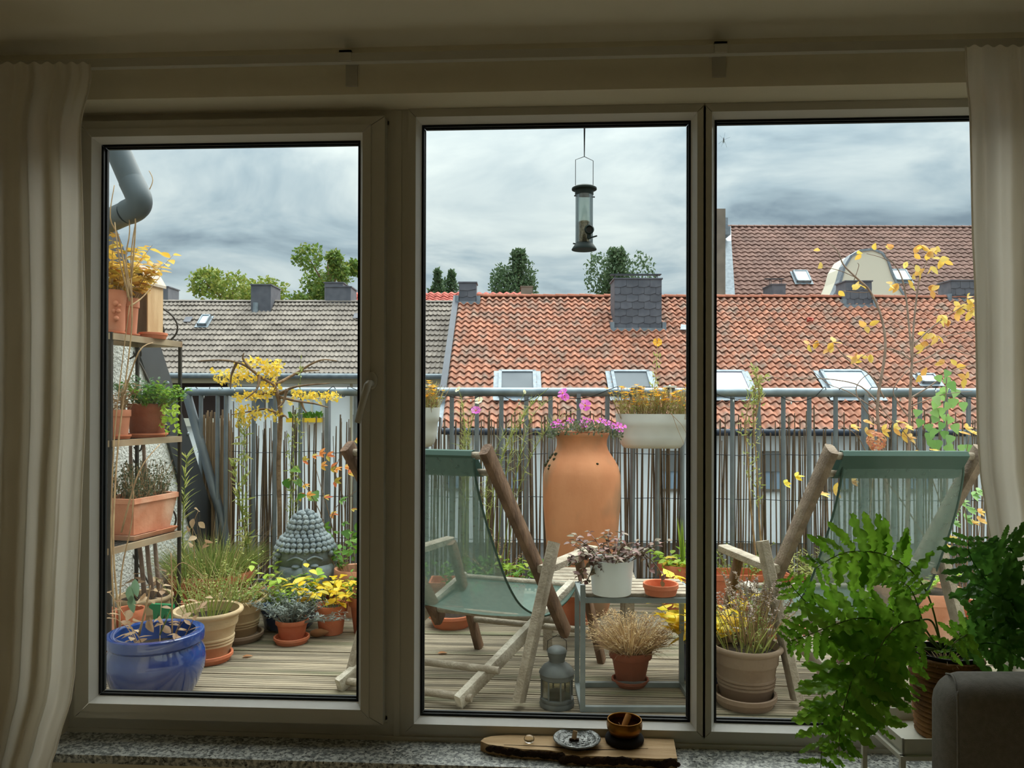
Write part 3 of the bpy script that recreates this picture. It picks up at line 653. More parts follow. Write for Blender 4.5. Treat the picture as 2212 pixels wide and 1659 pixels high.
# windows of the white wall below the eave
def hwin(par, px0, px1, py0, py1, d, glass='win_glass', frm='house_white', shut=None, dz=.0):
    u0, u1, z0, z1 = pu(px0, d), pu(px1, d), pz(py1, d), pz(py0, d); mb = MB(); t_ = .06
    for a in ((u0, u1, z0, z0+t_), (u0, u1, z1-t_, z1), (u0, u0+t_, z0, z1), (u1-t_, u1, z0, z1), ((u0+u1)/2-.03, (u0+u1)/2+.03, z0, z1)): hbox(mb, a[0], a[1], d-.04, d+.02, a[2], a[3])
    o = mb.build('window', frm, par); p = MB(); hbox(p, u0+.02, u1-.02, d-.01, d+.01, z0+.02, z1-.02); p.build('pane', glass, o)
    if shut: p = MB(); hbox(p, u0+.02, u1-.02, d-.05, d-.015, z0+(z1-z0)*shut, z1-.02); p.build('shutter', 'shutter', o)
    return o
for a in ((1647, 1692, 973, 1060), (1070, 1130, 973, 1060), (960, 1000, 985, 1060), (1262, 1310, 973, 1060), (1420, 1470, 973, 1060), (1790, 1840, 975, 1060), (1960, 2010, 975, 1060)):
    hwin(OH, a[0], a[1], a[2], a[3], 18.32, 'win_glass', 'concrete', shut=.5)
# ---- grey house
GH = thing('house', 'pale house with weathered grey concrete tile roof at the left', 'house', hp(-8, 23, -9))
RG = Roof(-15.0, -1.72, 21.5, pz(808, 21.5), 24.5, pz(652, 24.5))
RG.tiles(GH, 'tile_grey', .262, 14, double_roll, lambda px, r, c: (40-r if (340 < px < 775 or 920 < px < 985) and 5 <= r <= 12 else 0), ns=12, th=.045)
u = -15.0; rm2 = rme.copy(); rm2.materials.clear(); rm2.materials.append(MATS['tile_grey'])
while u < -1.9: inst('ridge_tile', rm2, GH, hp(u, 24.5, RG.zr-.02), MR, (1, 1, .7)); u += .37
w_ = MB(); hbox(w_, -15, -1.75, 22.0, 28, -9, RG.ze+.1); w_.build('wall', 'house_white', GH)
MB().ext([hp(-15, 24.5, RG.zr-.06), hp(-1.72, 24.5, RG.zr-.06), hp(-1.72, 28.5, 1.5), hp(-15, 28.5, 1.5)], Z*.08).build('rear_roof', 'tile_grey', GH)
e_ = MB(); hbox(e_, -15, -1.75, 21.55, 22.02, pz(829, 21.6), RG.ze-.06); e_.build('eave_soffit', 'eave_board', GH)
g_ = MB(); g_.tube([hp(-15, 21.42, RG.ze-.07), hp(-1.75, 21.42, RG.ze-.07)], .075, 10); g_.build('gutter', 'galv_dark', GH, True)
# dark recessed loggia at the left, white wall, windows, yellow flower box
d_ = 21.95
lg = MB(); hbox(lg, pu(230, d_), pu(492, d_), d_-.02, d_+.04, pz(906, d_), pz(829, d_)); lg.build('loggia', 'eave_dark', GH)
lg = MB(); hbox(lg, pu(230, d_), pu(492, d_), d_-.14, d_-.05, pz(922, d_), pz(905, d_)); lg.build('loggia_rail', 'house_cream', GH)
hwin(GH, 545, 610, 858, 890, 21.93, 'win_dark', 'house_cream'); hwin(GH, 650, 698, 858, 905, 21.93, 'win_bright', 'house_cream')
hwin(GH, 770, 800, 850, 905, 21.93, 'win_dark', 'house_cream'); hwin(GH, 922, 950, 850, 905, 21.93, 'win_dark', 'house_cream')
yb = MB(); hbox(yb, pu(622, 21.8), pu(697, 21.8), 21.62, 21.86, pz(913, 21.8), pz(904, 21.8)); yb.build('flower_box', 'yellow', GH)
yp = MB()
for k in range(60): yp.leaf(hp(pu(rnd(624, 695), 21.74), 21.74, pz(rnd(897, 905), 21.74)), V((rnd(-1, 1), rnd(-1, 0), 1)), V((0, -1, .3)), .14, .08, 'ovate')
yp.build('flower_box_plants', 'lf_green', GH, stuff=True)
dp_ = MB(); dp_.tube([hp(pu(759, 21.9), 21.88, RG.ze-.1), hp(pu(759, 21.9), 21.88, -5)], .04, 8); dp_.build('rain_pipe', 'eave_board', GH, True)
def drg(px, py): u_, t_ = RG.hit(px, py); return (RG.pt(u_, t_)-CAM).dot(FH)
chimney(GH, 541, 584, 617, 654, 24.0, 1.0, flash=False); chimney(GH, 702, 757, 621, 652, 24.4, .9, flash=False); chimney(GH, 700, 740, 612, 650, 25.8, .8, flash=False); chimney(GH, 338, 362, 622, 652, 24.6, .8, flash=False)
u_, t_ = RG.hit(553, 672); MB().tube([RG.pt(u_, t_-.1, -.05), RG.pt(u_, t_, .0)+Z*.25], .1, 10).build('vent_pipe', 'galv_dark', GH, True)
frame_on(RG, GH, 427, 688, 458, 708, 'win_bright', fw=.04, lift=.16)
for (a, b) in ((408, 694), (773, 686)):
    u_, t_ = RG.hit(a, b); MB().ext([RG.pt(u_-.12, t_-.14, .065), RG.pt(u_+.1, t_-.14, .065), RG.pt(u_+.1, t_+.14, .065), RG.pt(u_-.12, t_+.14, .065)], RG.n*.012).build('slate_tile', 'slate', GH)
# ---- red roof strip further back
RRh = thing('house', 'distant red tiled roof showing above the ridges', 'house', hp(-4, 34, -9))
RR = Roof(pu(745, 32), pu(1135, 32), 31.0, pz(690, 31), 33.5, pz(632, 33.5))
RR.tiles(RRh, 'tile_red', .3, 12, pantile, lambda *a: 0, ns=6)
w_ = MB(); hbox(w_, RR.u0+.1, RR.u1-.1, 31.4, 36, -9, RR.ze); w_.build('wall', 'house_white', RRh)
chimney(RRh, 1125, 1150, 619, 640, 31.5, .8, m='concrete', cap='concrete', flash=False, z_low=0)
# ---- big brown roof at the right
BH = thing('house', 'tall house with brown tiled roof and curved cream gable at the right', 'house', hp(18, 38, -9))
RB = Roof(pu(1583, 34), 31, 33, pz(487, 40)-7.2, 40, pz(487, 40))
RB.tiles(BH, 'tile_brown', .34, 30, pantile, lambda *a: 0, ns=6, th=.05)
w_ = MB(); hbox(w_, RB.u0+.1, 30.9, 33.3, 46, -9, RB.ze+.1); w_.build('wall', 'house_cream', BH)
MB().ext([hp(RB.u0, 40, RB.zr-.06), hp(31, 40, RB.zr-.06), hp(31, 46.5, 3.5), hp(RB.u0, 46.5, 3.5)], Z*.08).build('rear_roof', 'tile_brown', BH)
u = RB.u0; rm3 = rme.copy(); rm3.materials.clear(); rm3.materials.append(MATS['tile_brown'])
while u < 31: inst('ridge_tile', rm3, BH, hp(u, 40, RB.zr-.02), MR); u += .4
fw_ = MB(); d_ = 34; hbox(fw_, pu(1535, d_), pu(1560, d_), 33.5, 36, -9, pz(455, d_)); fw_.build('fire_wall', 'concrete', BH)
fw_ = MB(); P = [hp(pu(1560, 33.6), 33.6, pz(640, 33.6)-2.0), hp(pu(1592, 33.6), 33.6, pz(640, 33.6)-2.0), hp(pu(1586, 33.6), 33.6, pz(640, 33.6)), hp(pu(1578, 36), 36, pz(520, 36)), hp(pu(1577, 39.5), 39.5, pz(488, 39.5)), hp(pu(1564, 39.5), 39.5, pz(488, 39.5)), hp(pu(1561, 36), 36, pz(520, 36)), hp(pu(1560, 33.6), 33.6, pz(640, 33.6))]
for i_ in range(3):
    A = [P[1], P[2], P[3], P[4]][i_:i_+2]; B = [P[0], P[7], P[6], P[5]][i_:i_+2]
    fw_.ext([A[0], A[1], B[1], B[0]], -FH*.12)
fw_.build('fire_wall_flashing', 'lead', BH)
fw_ = MB(); hbox(fw_, pu(1561, 36), pu(1572, 36), 36, 36.8, pz(510, 36), pz(468, 36)); hbox(fw_, pu(1561, 35.5), pu(1578, 35.5), 35.5, 36, pz(505, 35.5), pz(487, 35.5)); fw_.build('vent_box', 'lead', BH)
# curved dutch gable
d_ = 34.0
cur = [(1795, 648), (1806, 628), (1816, 604), (1824, 575), (1838, 552), (1858, 540), (1885, 537), (1905, 545), (1918, 562), (1927, 590), (1937, 612), (1950, 632), (1962, 648)]
cp_ = [(pu(a, d_), pz(b, d_)) for a, b in cur]
gb = MB(); gb.ext([hp(a, d_, b) for a, b in cp_]+[hp(cp_[-1][0], d_, cp_[-1][1]-3), hp(cp_[0][0], d_, cp_[0][1]-3)], FH*1.8); go_ = gb.build('curved_gable', 'house_cream', BH)
gt = MB()
for i in range(len(cp_)-1): gt.bar(hp(cp_[i][0], d_+.2, cp_[i][1]+.02), hp(cp_[i+1][0], d_+.2, cp_[i+1][1]+.02), .5, .1, up=Z)
gt.build('gable_coping', 'lead', go_)
frame_on(RB, BH, 1720, 590, 1741, 613, 'win_bright', fw=.06, lift=.2); frame_on(RB, BH, 1934, 588, 1954, 611, 'win_bright', fw=.06, lift=.2)
chimney(BH, 1668, 1697, 613, 642, 32.9, 1.2, flash=False, cover=(1658, 1700, 598), z_low=3)
# ---- flat dark roof of a lower wing in the courtyard
FR = thing('lower_wing', 'dark flat roofed wing in the courtyard behind the reed screen', 'building', hp(2, 12, -9))
w_ = MB(); hbox(w_, -16, 18, 6.0, 17.6, -9, -2.25); w_.build('wall', 'concrete', FR)
w_ = MB(); hbox(w_, -16.1, 18.1, 5.9, 17.7, -2.25, -2.1); w_.build('roof_slab', 'flat_roof', FR)
# own building below the terrace
struct(MB().bb(-2.8, 3.4, -5.4, 2.34, -9, -.5).build('wall_below', 'stucco'))
# ---- distant trees
def tree(label, px0, px1, pyt, pyb, d, m, kind, n, ls, seed):
    global RN; RN = random.Random(seed)
    u0, u1, zt = pu(px0, d), pu(px1, d), pz(pyt, d); zb = pz(pyb, d)-(2.2 if kind == 'poplar' else 1.6); cu = (u0+u1)/2; R_ = (u1-u0)/2*(1.7 if kind == 'poplar' else 1.15)
    T = thing('tree', label, 'tree', hp(cu, d, -9))
    MB().tube([hp(cu, d, -9), hp(cu+.1, d, zb), hp(cu, d, zb+(zt-zb)*.8)], [.35, .22, .04], 7).build('trunk', 'bark', T, True)
    cr = MB()
    if kind == 'poplar': lobes = [(rnd(-.55, .55)*R_, rnd(-.5, .5)*R_, rnd(0, .62), rnd(.3, .5)) for _ in range(9)]+[(0, 0, .9, .22), (0, 0, .78, .3), (rnd(-.2, .2)*R_, 0, .6, .42), (0, 0, .3, .6)]
    else: lobes = [(rnd(-.75, .75)*R_, rnd(-.6, .6)*R_, rnd(.0, .8), rnd(.2, .42)) for _ in range(15)]+[(rnd(-.4, .4)*R_, 0, .2, .6)]
    Hh = zt-zb; ml = len(lobes)
    br = MB()
    for (lx, ly, lz, lr) in lobes:
        c_ = hp(cu+lx, d+ly, zb+Hh*lz+lr*R_*.2)
        br.tube([hp(cu, d, zb+Hh*lz*.6), c_], [.08, .02], 5)
        for k in range(n//ml):
            a, b = rnd(0, 2*PI), math.asin(rnd(-1, 1)); rr = lr*R_*rnd(.35, 1.12)**.6; st = 1.7 if kind == 'poplar' else .95
            q = c_+V((math.cos(a)*math.cos(b)*rr, math.sin(a)*math.cos(b)*rr, math.sin(b)*rr*st))
            if q.z > zt+.1: q.z = zt-rnd(0, .5)
            cr.leaf(q, rv(1)+V((0, 0, .4 if kind == 'poplar' else -.1)), rv(1), ls*rnd(.6, 1.3), ls*rnd(.45, .8), 'dia')
    cr.build('crown', m, T, stuff=True); br.build('branches', 'bark', T)
tree('low round yellowish tree behind the grey roof, left of the slate chimney', 405, 600, 593, 652, 42, 'lf_tree_yellow', 'round', 7000, .24, 3)
tree('tall green tree behind the grey roof beside the right slate chimney', 638, 776, 528, 652, 42, 'lf_tree', 'round', 7000, .23, 5)
tree('slim pair of poplars beside the small slate chimney', 930, 958, 580, 634, 60, 'lf_poplar', 'poplar', 2600, .28, 6)
tree('short poplar right against the small slate chimney', 958, 990, 586, 634, 70, 'lf_poplar', 'poplar', 2600, .3, 8)
tree('tall poplar rising left of the bird feeder behind the ridge', 1079, 1160, 543, 642, 60, 'lf_poplar', 'poplar', 6500, .28, 9)
tree('broad poplar behind the large slate chimney', 1284, 1380, 540, 642, 60, 'lf_poplar', 'poplar', 7000, .28, 10)
RN = random.Random(21)
# ================================================================ POTS
def prof(style, rt, rb, h):
    if style == 'std': o = [(0, 0), (rb, 0), (rb+(rt-rb)*.62, h*.74), (rt*.985, h*.75), (rt, h*.77), (rt, h*.985), (rt*.98, h)]
    elif style == 'beige':
        f = lambda t: rb+(rt*.86-rb)*t**.8
        o = [(0, 0), (rb, 0), (rb*1.03, h*.03)]
        for t in (.22, .29, .36): o += [(f(t), h*t), (f(t)*1.035, h*(t+.012)), (f(t)*1.03, h*(t+.045)), (f(t)*1.0, h*(t+.055))]
        o += [(f(.62), h*.62), (f(.66)*1.03, h*.64), (f(.68)*1.05, h*.67), (f(.88)*1.03, h*.86), (rt*.95, h*.89), (rt, h*.93), (rt, h*.97), (rt*.97, h)]
    elif style == 'belly': o = [(0, 0), (rb, 0), (rb*1.08, h*.04), (rt*.88, h*.2), (rt*.99, h*.4), (rt*1.015, h*.54), (rt*.99, h*.68), (rt*.93, h*.765), (rt*.905, h*.80), (rt*.93, h*.825), (rt*.98, h*.845), (rt*.99, h*.95), (rt*.975, h*.99), (rt*.93, h)]
    elif style == 'bucket': o = [(0, 0), (rb, 0), (rb*1.02, h*.02), (rt*.97, h*.97), (rt, h*.98), (rt*.99, h)]
    elif style == 'bowl': o = [(0, 0), (rb, 0), (rt*.82, h*.35), (rt*.95, h*.7), (rt*.97, h*.78), (rt*1.02, h*.8), (rt*1.02, h*.95), (rt*.99, h)]
    elif style == 'bulge': o = [(0, 0), (rb, 0), (rb*1.12, h*.1), (rt*.9, h*.55), (rt*.93, h*.7), (rt*.98, h*.74), (rt*1.0, h*.9), (rt*.97, h)]
    wall = {'bucket': .95, 'belly': .8}.get(style, .88)
    return o+[(rt*wall, h*.985), (rt*wall*.96, h*.7), (rt*wall*.8, h*.5), (0, h*.48)]
class Pot: pass
PL = []
def pot(name, label, cat, px, yb, yr, wt, wb, style, m, z0=0.0, soil=.8, group=None, part='pot', n=32, root=None, zoff=0.0, sx=1, sy=1, d=None):
    p0 = onz(px, yb, z0) if d is None else C(px, (yb+yr)/2, d); dh = V((p0.x-CAM.x, p0.y-CAM.y, 0)).normalized(); c = p0.copy()
    if d is None:
        for _ in range(4): c = p0+dh*(wb/2*dep(c)/F)
    d = dep(c); q = Pot(); q.rt, q.rb = wt/2*d/F, wb/2*d/F; zt = C(px, yr, d).z; q.h = zt-z0-zoff; q.c = V((c.x, c.y, z0+zoff)); q.d = d; q.top = zt
    q.T = root or thing(name, label, cat, q.c, group)
    MB().lathe(prof(style, q.rt, q.rb, q.h), q.c, n, sx, sy).build(part, m, q.T, True, angle=50)
    if soil: MB().disc(q.c+Z*(q.h*soil), q.rt*.86, 24, sx, sy).build('soil', 'soil', q.T)
    q.s = q.c+Z*(q.h*soil); q.label = label; PL.append(q); return q
def saucer(label, px, yb, w_, hpx, m, z0=0.0, c=None, group=None):
    if c is None:
        p0 = onz(px, yb, z0); dh = V((p0.x-CAM.x, p0.y-CAM.y, 0)).normalized(); c = p0.copy()
        for _ in range(4): c = p0+dh*(w_*.44*dep(c)/F)
    c = V((c.x, c.y, z0)); r = sz(w_/2, c); h = sz(hpx, c)
    o = MB().lathe([(0, 0), (r*.86, 0), (r*.93, h*.4), (r*.95, h*.55), (r, h*.6), (r, h*.95), (r*.97, h), (r*.91, h*.95), (r*.86, h*.35), (0, h*.3)], c, 32).build('saucer', m, None, True, at=c)
    tag(o, label, 'saucer', group); return c, h*.3
# ---------------------------------------------------------------- plants
def tuft(T, name, p, r, n, h0, h1, wd, m, lean=.5, droop=.25, seg=3, bias=V((0, 0, 0))):
    mb = MB()
    for k in range(n):
        a, q = rnd(0, 2*PI), r*math.sqrt(RN.random()); o = V((math.cos(a)*q, math.sin(a)*q, 0)); ls = q/r if r else 0
        mb.blade(p+o, V((math.cos(a)*lean*ls, math.sin(a)*lean*ls, 1))+rv(.25)+bias, rnd(h0, h1), wd*rnd(.6, 1.3), droop*rnd(.3, 1.6), seg)
    return mb.build(name, m, T, stuff=True)
def bush(T, p, r, n, h0, h1, spread, per, L, W_, lm, sm='stem_green', shape='ovate', rs=.0018, lname='foliage', bias=V((0, 0, 0)), start=.25, jit=.35):
    st, lf = MB(), MB()
    for k in range(n):
        a, q = rnd(0, 2*PI), r*math.sqrt(RN.random()); b = p+V((math.cos(a)*q, math.sin(a)*q, 0)); H = rnd(h0, h1)
        d = (V((math.cos(a)*spread*q/max(r, 1e-4), math.sin(a)*spread*q/max(r, 1e-4), 1))+rv(.2)+bias).normalized()
        pts = [b, b+d*H*.4+rv(H*.04), b+d*H*.75+rv(H*.06)+V((d.x, d.y, -.1))*H*.08, b+d*H+V((d.x, d.y, -.35))*H*.18]
        st.tube(pts, [rs, rs*.9, rs*.7, rs*.4], 4, False)
        for j in range(per):
            t = start+(1-start)*(j+rnd(0, 1))/per; i = min(int(t*3), 2); q_ = pts[i].lerp(pts[i+1], t*3-i)
            aa = rnd(0, 2*PI); lf.leaf(q_, V((math.cos(aa), math.sin(aa), rnd(-.2, .7)))+rv(jit), Z+rv(.5), L*rnd(.6, 1.25), W_*rnd(.7, 1.2), shape)
    if sm: st.build('stems', sm, T, stuff=True)
    lf.build(lname, lm, T, stuff=True)
def big_leaves(T, p, r, n, h0, h1, spread, per, L, W_, lm, sm='stem_green', shape='ovate', rs=.0022, start=.3, bias=V((0, 0, 0))):
    for k in range(n):
        a, q = 2*PI*k/n+rnd(-.4, .4), r*math.sqrt(rnd(.1, 1)); b = p+V((math.cos(a)*q, math.sin(a)*q, 0)); H = rnd(h0, h1)
        d = (V((math.cos(a)*spread, math.sin(a)*spread, 1))+rv(.15)+bias).normalized(); pts = bez([b, b+d*H*.5+rv(H*.05), b+d*H+V((d.x, d.y, -.3))*H*.15], 3)
        MB().tube(pts, taper(len(pts), rs, rs*.4), 5, False).build('stem', sm, T)
        for j in range(per):
            t = start+(1-start)*(j+rnd(.2, .8))/per; i = min(int(t*(len(pts)-1)), len(pts)-2); q_ = pts[i].lerp(pts[i+1], t*(len(pts)-1)-i)
            aa = a+j*2.4; leafobj(T, lm, q_, V((math.cos(aa), math.sin(aa), rnd(-.35, .5))), Z+rv(.4), L*rnd(.7, 1.2), W_*rnd(.75, 1.15), shape)
def branch(T, px, d, r0, r1, m='bark_grey', n=5, name='branch', jd=.0, sub=4):
    pts = bez([C(a[0], a[1], d+(a[2] if len(a) > 2 else rnd(-jd, jd))) for a in px], sub); MB().tube(pts, taper(len(pts), r0, r1), n).build(name, m, T, 'all'); return pts
def star_leaf(T, p, L, lm, k=5, tilt=None, shape='ovate', name='leaf'):        # palmate leaf of several leaflets
    nrm = (CAM-p).normalized()*.6+Z*.7+rv(.5); x, y, n = basis(V((1, 0, 0)) if tilt is None else tilt, nrm)
    a0 = rnd(-.3, .3)
    for j in range(k):
        a = -PI*.5+(j-(k-1)/2)*(.75 if k > 3 else .9)+a0; leafobj(T, lm, p, x*math.cos(a)*-1+y*math.sin(a)*-1, n+rv(.3), L*rnd(.8, 1.15), L*.48, shape, name)
# ================================================================ LEFT GROUP
# ---- plant shelf (etagere)
ZS = (1.36, .93, .50)
fl_, fr_ = C(238, 1000, 3.07), C(388, 1000, 3.5); fl_.z = fr_.z = 0; bk = V((-.2, 0, 0)); pl_ = [fl_, fr_, fr_+bk, fl_+bk]
ET = thing('plant_shelf', 'tall rusty iron plant shelf with three mesh shelves by the white side wall', 'shelf', (fl_+fr_+bk)/2)
for i, p in enumerate(pl_): MB().bar(p, p+Z*(1.365 if i != 3 else 1.36), .013, .013, up=V((0, 1, 0))).build('post', 'iron', ET)
dirS = (fr_-fl_).normalized()
for zz in ZS:
    mb = MB(); e = [p+Z*zz for p in pl_]
    for i in range(4): mb.bar(e[i]-Z*.012+(V((.004, 0, 0)) if i == 0 else V((0, 0, 0))), e[(i+1) % 4]-Z*.012+(V((.004, 0, 0)) if i == 0 else V((0, 0, 0))), .014, .026)
    so2 = mb.build('shelf', 'shelf_edge', ET); wm = MB()
    for k in range(1, 24): a = e[0].lerp(e[1], k/24); b = e[3].lerp(e[2], k/24); wm.tube([a-Z*.004, b-Z*.004], .0016, 4, False)
    for k in range(1, 8): a = e[0].lerp(e[3], k/8); b = e[1].lerp(e[2], k/8); wm.tube([a-Z*.004, b-Z*.004], .0016, 4, False)
    wm.build('mesh', 'iron', so2)
def scroll(px, d):
    MB().tube(bez([C(a, b, d) for a, b in px], 5), .0042, 6).build('scroll', 'iron', ET, 'all')
scroll([(296, 672), (320, 643), (350, 665), (372, 682), (383, 702), (380, 722), (366, 736)], 3.62)
scroll([(331, 722), (332, 706), (345, 699), (353, 708), (354, 722)], 3.6)
scroll([(280, 775), (292, 767), (298, 752), (304, 758), (304, 770)], 3.58); scroll([(278, 745), (300, 780), (318, 815), (330, 845)], 3.66)
scroll([(362, 1093), (376, 1106), (380, 1125), (372, 1143), (358, 1149)], 3.6); scroll([(277, 978), (300, 1010), (330, 1045)], 3.66); scroll([(290, 965), (296, 974), (304, 972), (307, 960)], 3.58)
scroll([(282, 1190), (310, 1240), (330, 1275)], 3.66); scroll([(340, 940), (356, 943), (366, 930), (350, 905)], 3.6)
# shelf 1
q1 = pot('potted_shrub', 'relief terracotta pot of yellow shrub on the top shelf', 'plant', 246, 707, 628, 50, 40, 'bulge', 'terracotta_mid', ZS[0]+.012, d=3.2)
saucer('terracotta saucer under the relief pot on the top shelf', 0, 0, 50, 9, 'terracotta', ZS[0], c=q1.c)
fc = MB()       # relief blob face on the pot
for (a, b, s_) in ((250, 655, 6), (256, 672, 5), (246, 672, 5), (251, 688, 6), (258, 660, 4)): fc.sphere(C(a, b, q1.d-q1.rt*.86), sz(s_, q1.c), 8, 6)
fc.build('relief', 'terracotta_mid', q1.T, True)
big_leaves(q1.T, q1.s, q1.rt*.6, 15, .14, .3, .5, 10, .05, .034, 'lf_yellow_shrub', 'twig_dry', rs=.0016)
q2 = pot('potted_shrub', 'plain terracotta pot of yellow shrub on the top shelf', 'plant', 278, 712, 645, 43, 31, 'std', 'terracotta_mid', ZS[0]+.012, d=3.28)
saucer('terracotta saucer under the plain pot on the top shelf', 0, 0, 46, 8, 'terracotta', ZS[0], c=q2.c)
big_leaves(q2.T, q2.s, q2.rt*.6, 16, .14, .33, .45, 11, .05, .034, 'lf_yellow_shrub', 'twig_dry', rs=.0016, bias=V((.12, 0, 0)))
saucer('empty terracotta saucer on the right of the top shelf', 0, 0, 58, 13, 'terracotta', ZS[0], c=C(331, 725, 3.35))
# nesting box
nb = C(318, 700, 3.5); NB = thing('nesting_box', 'small wooden nesting box with pitched roof on the top shelf', 'birdhouse', (nb.x, nb.y, ZS[0]))
x0_, x1_ = C(303, 700, 3.62).x, C(344, 700, 3.62).x; zb_ = ZS[0]; zt_ = C(330, 618, 3.5).z; yb_ = nb.y
hw = V((.038, -.006, 0)); hd = V((.006, .055, 0)); c0 = V((nb.x, nb.y, 0))
def nbq(a, b, z): return c0+hw*a+hd*b+Z*z
MB().ext([nbq(-1, -1, zb_), nbq(1, -1, zb_), nbq(1, -1, zt_), nbq(0, -1, zt_+.035), nbq(-1, -1, zt_)], hd*2).build('body', 'weathered_wood', NB)
MB().ext([nbq(1.0, -1.02, zb_+.012), nbq(1.0, 1.0, zb_+.012), nbq(1.0, 1.0, zt_-.002), nbq(1.0, -1.02, zt_-.002)], hw*.12).build('side_board', 'raw_wood', NB)
MB().ext([nbq(0, -1.2, zt_+.075), nbq(1.35, -1.2, zt_-.005), nbq(1.35, 1.2, zt_-.005), nbq(0, 1.2, zt_+.075)], Z*.012).ext([nbq(0, -1.2, zt_+.075), nbq(-1.35, -1.2, zt_-.005), nbq(-1.35, 1.2, zt_-.005), nbq(0, 1.2, zt_+.075)], Z*.012).build('roof', 'pale_wood', NB)
# shelf 2
q = pot('potted_herb', 'terracotta pot of dried brown herbs on the middle shelf', 'plant', 258, 945, 885, 46, 34, 'std', 'terracotta_mid', ZS[1]+.01, d=3.25)
saucer('terracotta saucer under the dried herbs on the middle shelf', 0, 0, 48, 9, 'terracotta', ZS[1], c=q.c)
bush(q.T, q.s, q.rt*.7, 22, .08, .17, .5, 7, .026, .014, 'lf_dry', 'twig_dry')
q = pot('potted_parsley', 'large terracotta pot of trailing parsley and sage on the middle shelf', 'plant', 318, 946, 872, 78, 62, 'bulge', 'terracotta_dark', ZS[1]+.01, d=3.42)
saucer('broad terracotta saucer under the parsley pot on the middle shelf', 0, 0, 84, 9, 'terracotta', ZS[1], c=q.c)
bush(q.T, q.s+V((.02, 0, 0)), q.rt*.75, 60, .07, .15, .8, 14, .02, .015, 'lf_parsley', bias=V((.25, -.1, 0)))
bush(q.T, q.s+V((-.04, 0, 0)), q.rt*.5, 26, .08, .16, .6, 14, .026, .01, 'lf_sage', lname='sage_foliage')
tr_ = MB()
for k in range(70): a = C(rnd(345, 388), rnd(870, 935), q.d-rnd(.0, .1)); tr_.leaf(a, rv(1)-Z*.3, rv(1), .022, .016)
tr_.build('trailing_leaves', 'lf_lime', q.T, stuff=True)
# shelf 3: rectangular planter of thyme, in camera-facing perspective along the shelf
PT = thing('planter_box', 'rectangular terracotta planter of dark thyme on the lowest shelf', 'planter', (fl_+fr_+bk)/2+Z*ZS[2])
ce = fl_.lerp(fr_, .70)+bk*.5; ux = dirS; uy = V((-dirS.y, dirS.x, 0)); 
def loft_box(mb, levels, c, ux, uy):
    vs = []; 
    for hx, hy, z in levels: vs += [c+ux*(a*hx)+uy*(b*hy)+Z*z for a, b in ((-1, -1), (1, -1), (1, 1), (-1, 1))]
    n = len(levels); mb.add(vs, [(i*4+j, i*4+(j+1) % 4, i*4+4+(j+1) % 4, i*4+4+j) for i in range(n-1) for j in range(4)]+[(3, 2, 1, 0), tuple(range(n*4-4, n*4))]); return mb
loft_box(MB(), [(.118, .07, .022), (.142, .09, .155), (.152, .1, .157), (.152, .1, .178), (.138, .086, .178), (.134, .082, .14)], ce+Z*ZS[2], ux, uy).build('box', 'terracotta_pale', PT)
tr = loft_box(MB(), [(.13, .082, .001), (.148, .098, .024), (.14, .09, .024), (.125, .076, .006)], ce+Z*ZS[2], ux, uy).build('tray', 'terracotta_pale', None, at=ce+Z*ZS[2]); tag(tr, 'terracotta tray under the thyme planter on the lowest shelf', 'tray')
ths, thl = MB(), MB()
for k in range(130):
    b = ce+ux*rnd(-.125, .125)+uy*rnd(-.07, .07)+Z*(ZS[2]+.15); H = rnd(.06, .19); d_ = (Z+rv(.35)).normalized(); ths.tube([b, b+d_*H*.5+rv(.01), b+d_*H], .0011, 4, False)
    for j in range(16): t = rnd(.2, 1); thl.leaf(b+d_*H*t+rv(.006), rv(1)+Z*.3, rv(1), .013, .007, 'dia')
ths.build('stems', 'twig_dry', PT, stuff=True); thl.build('foliage', 'lf_thyme', PT, stuff=True)
# spiky stalk beside the shelf and dried leaves
# ---- floor pots on the left
qb = pot('glazed_planter', 'large glossy blue glazed pot of dried plants in the lower left', 'plant', 336, 1528, 1362, 200, 140, 'belly', 'blue_glaze', soil=.72)
big_leaves(qb.T, qb.s, qb.rt*.5, 9, .07, .24, .5, 6, .042, .022, 'lf_dry', 'twig_dry', 'lance')
for px in ([(262, 1372), (245, 1190, -.02), (252, 1000, .05), (268, 850, .1), (285, 700, .12), (283, 560, .12), (296, 470, .14), (318, 420, .14), (330, 390, .15), (322, 369, .16)], [(284, 640, .12), (272, 560, .1), (280, 500, .1), (276, 424, .1)], [(284, 600, .12), (292, 500, .1), (291, 440, .1), (288, 414, .1)], [(296, 470, .14), (306, 420, .1), (291, 360, .1)], [(300, 455, .14), (312, 430, .1), (302, 380, .1)],
           [(250, 1372), (240, 1180), (246, 960, .06), (262, 800, .1), (280, 660, .12)], [(258, 1372), (262, 1240), (284, 1130), (288, 1060)], [(262, 1150), (300, 1020), (345, 960, .1)], [(268, 850, .1), (300, 760), (330, 740, .1)], [(280, 640, .12), (258, 520, .05), (238, 470), (247, 400)], [(280, 650, .12), (258, 560), (248, 480)], [(283, 660, .12), (310, 640, .2), (345, 598, .4)]):
    branch(qb.T, px, qb.d+.1, .0038, .0016, 'twig_dry', 5, 'twig', .0, 4)
branch(qb.T, [(372, 1368), (371, 1250), (369, 1195)], qb.d-.05, .003, .002, 'twig_dry', name='twig'); branch(qb.T, [(345, 1372), (380, 1290), (410, 1205)], qb.d, .003, .0012, 'stem_green', name='twig'); branch(qb.T, [(300, 1372), (318, 1300), (325, 1265)], qb.d, .005, .002, 'twig_dry', name='twig'); branch(qb.T, [(370, 1240), (395, 1215), (440, 1245)], qb.d, .002, .001, 'twig_dry', name='twig')
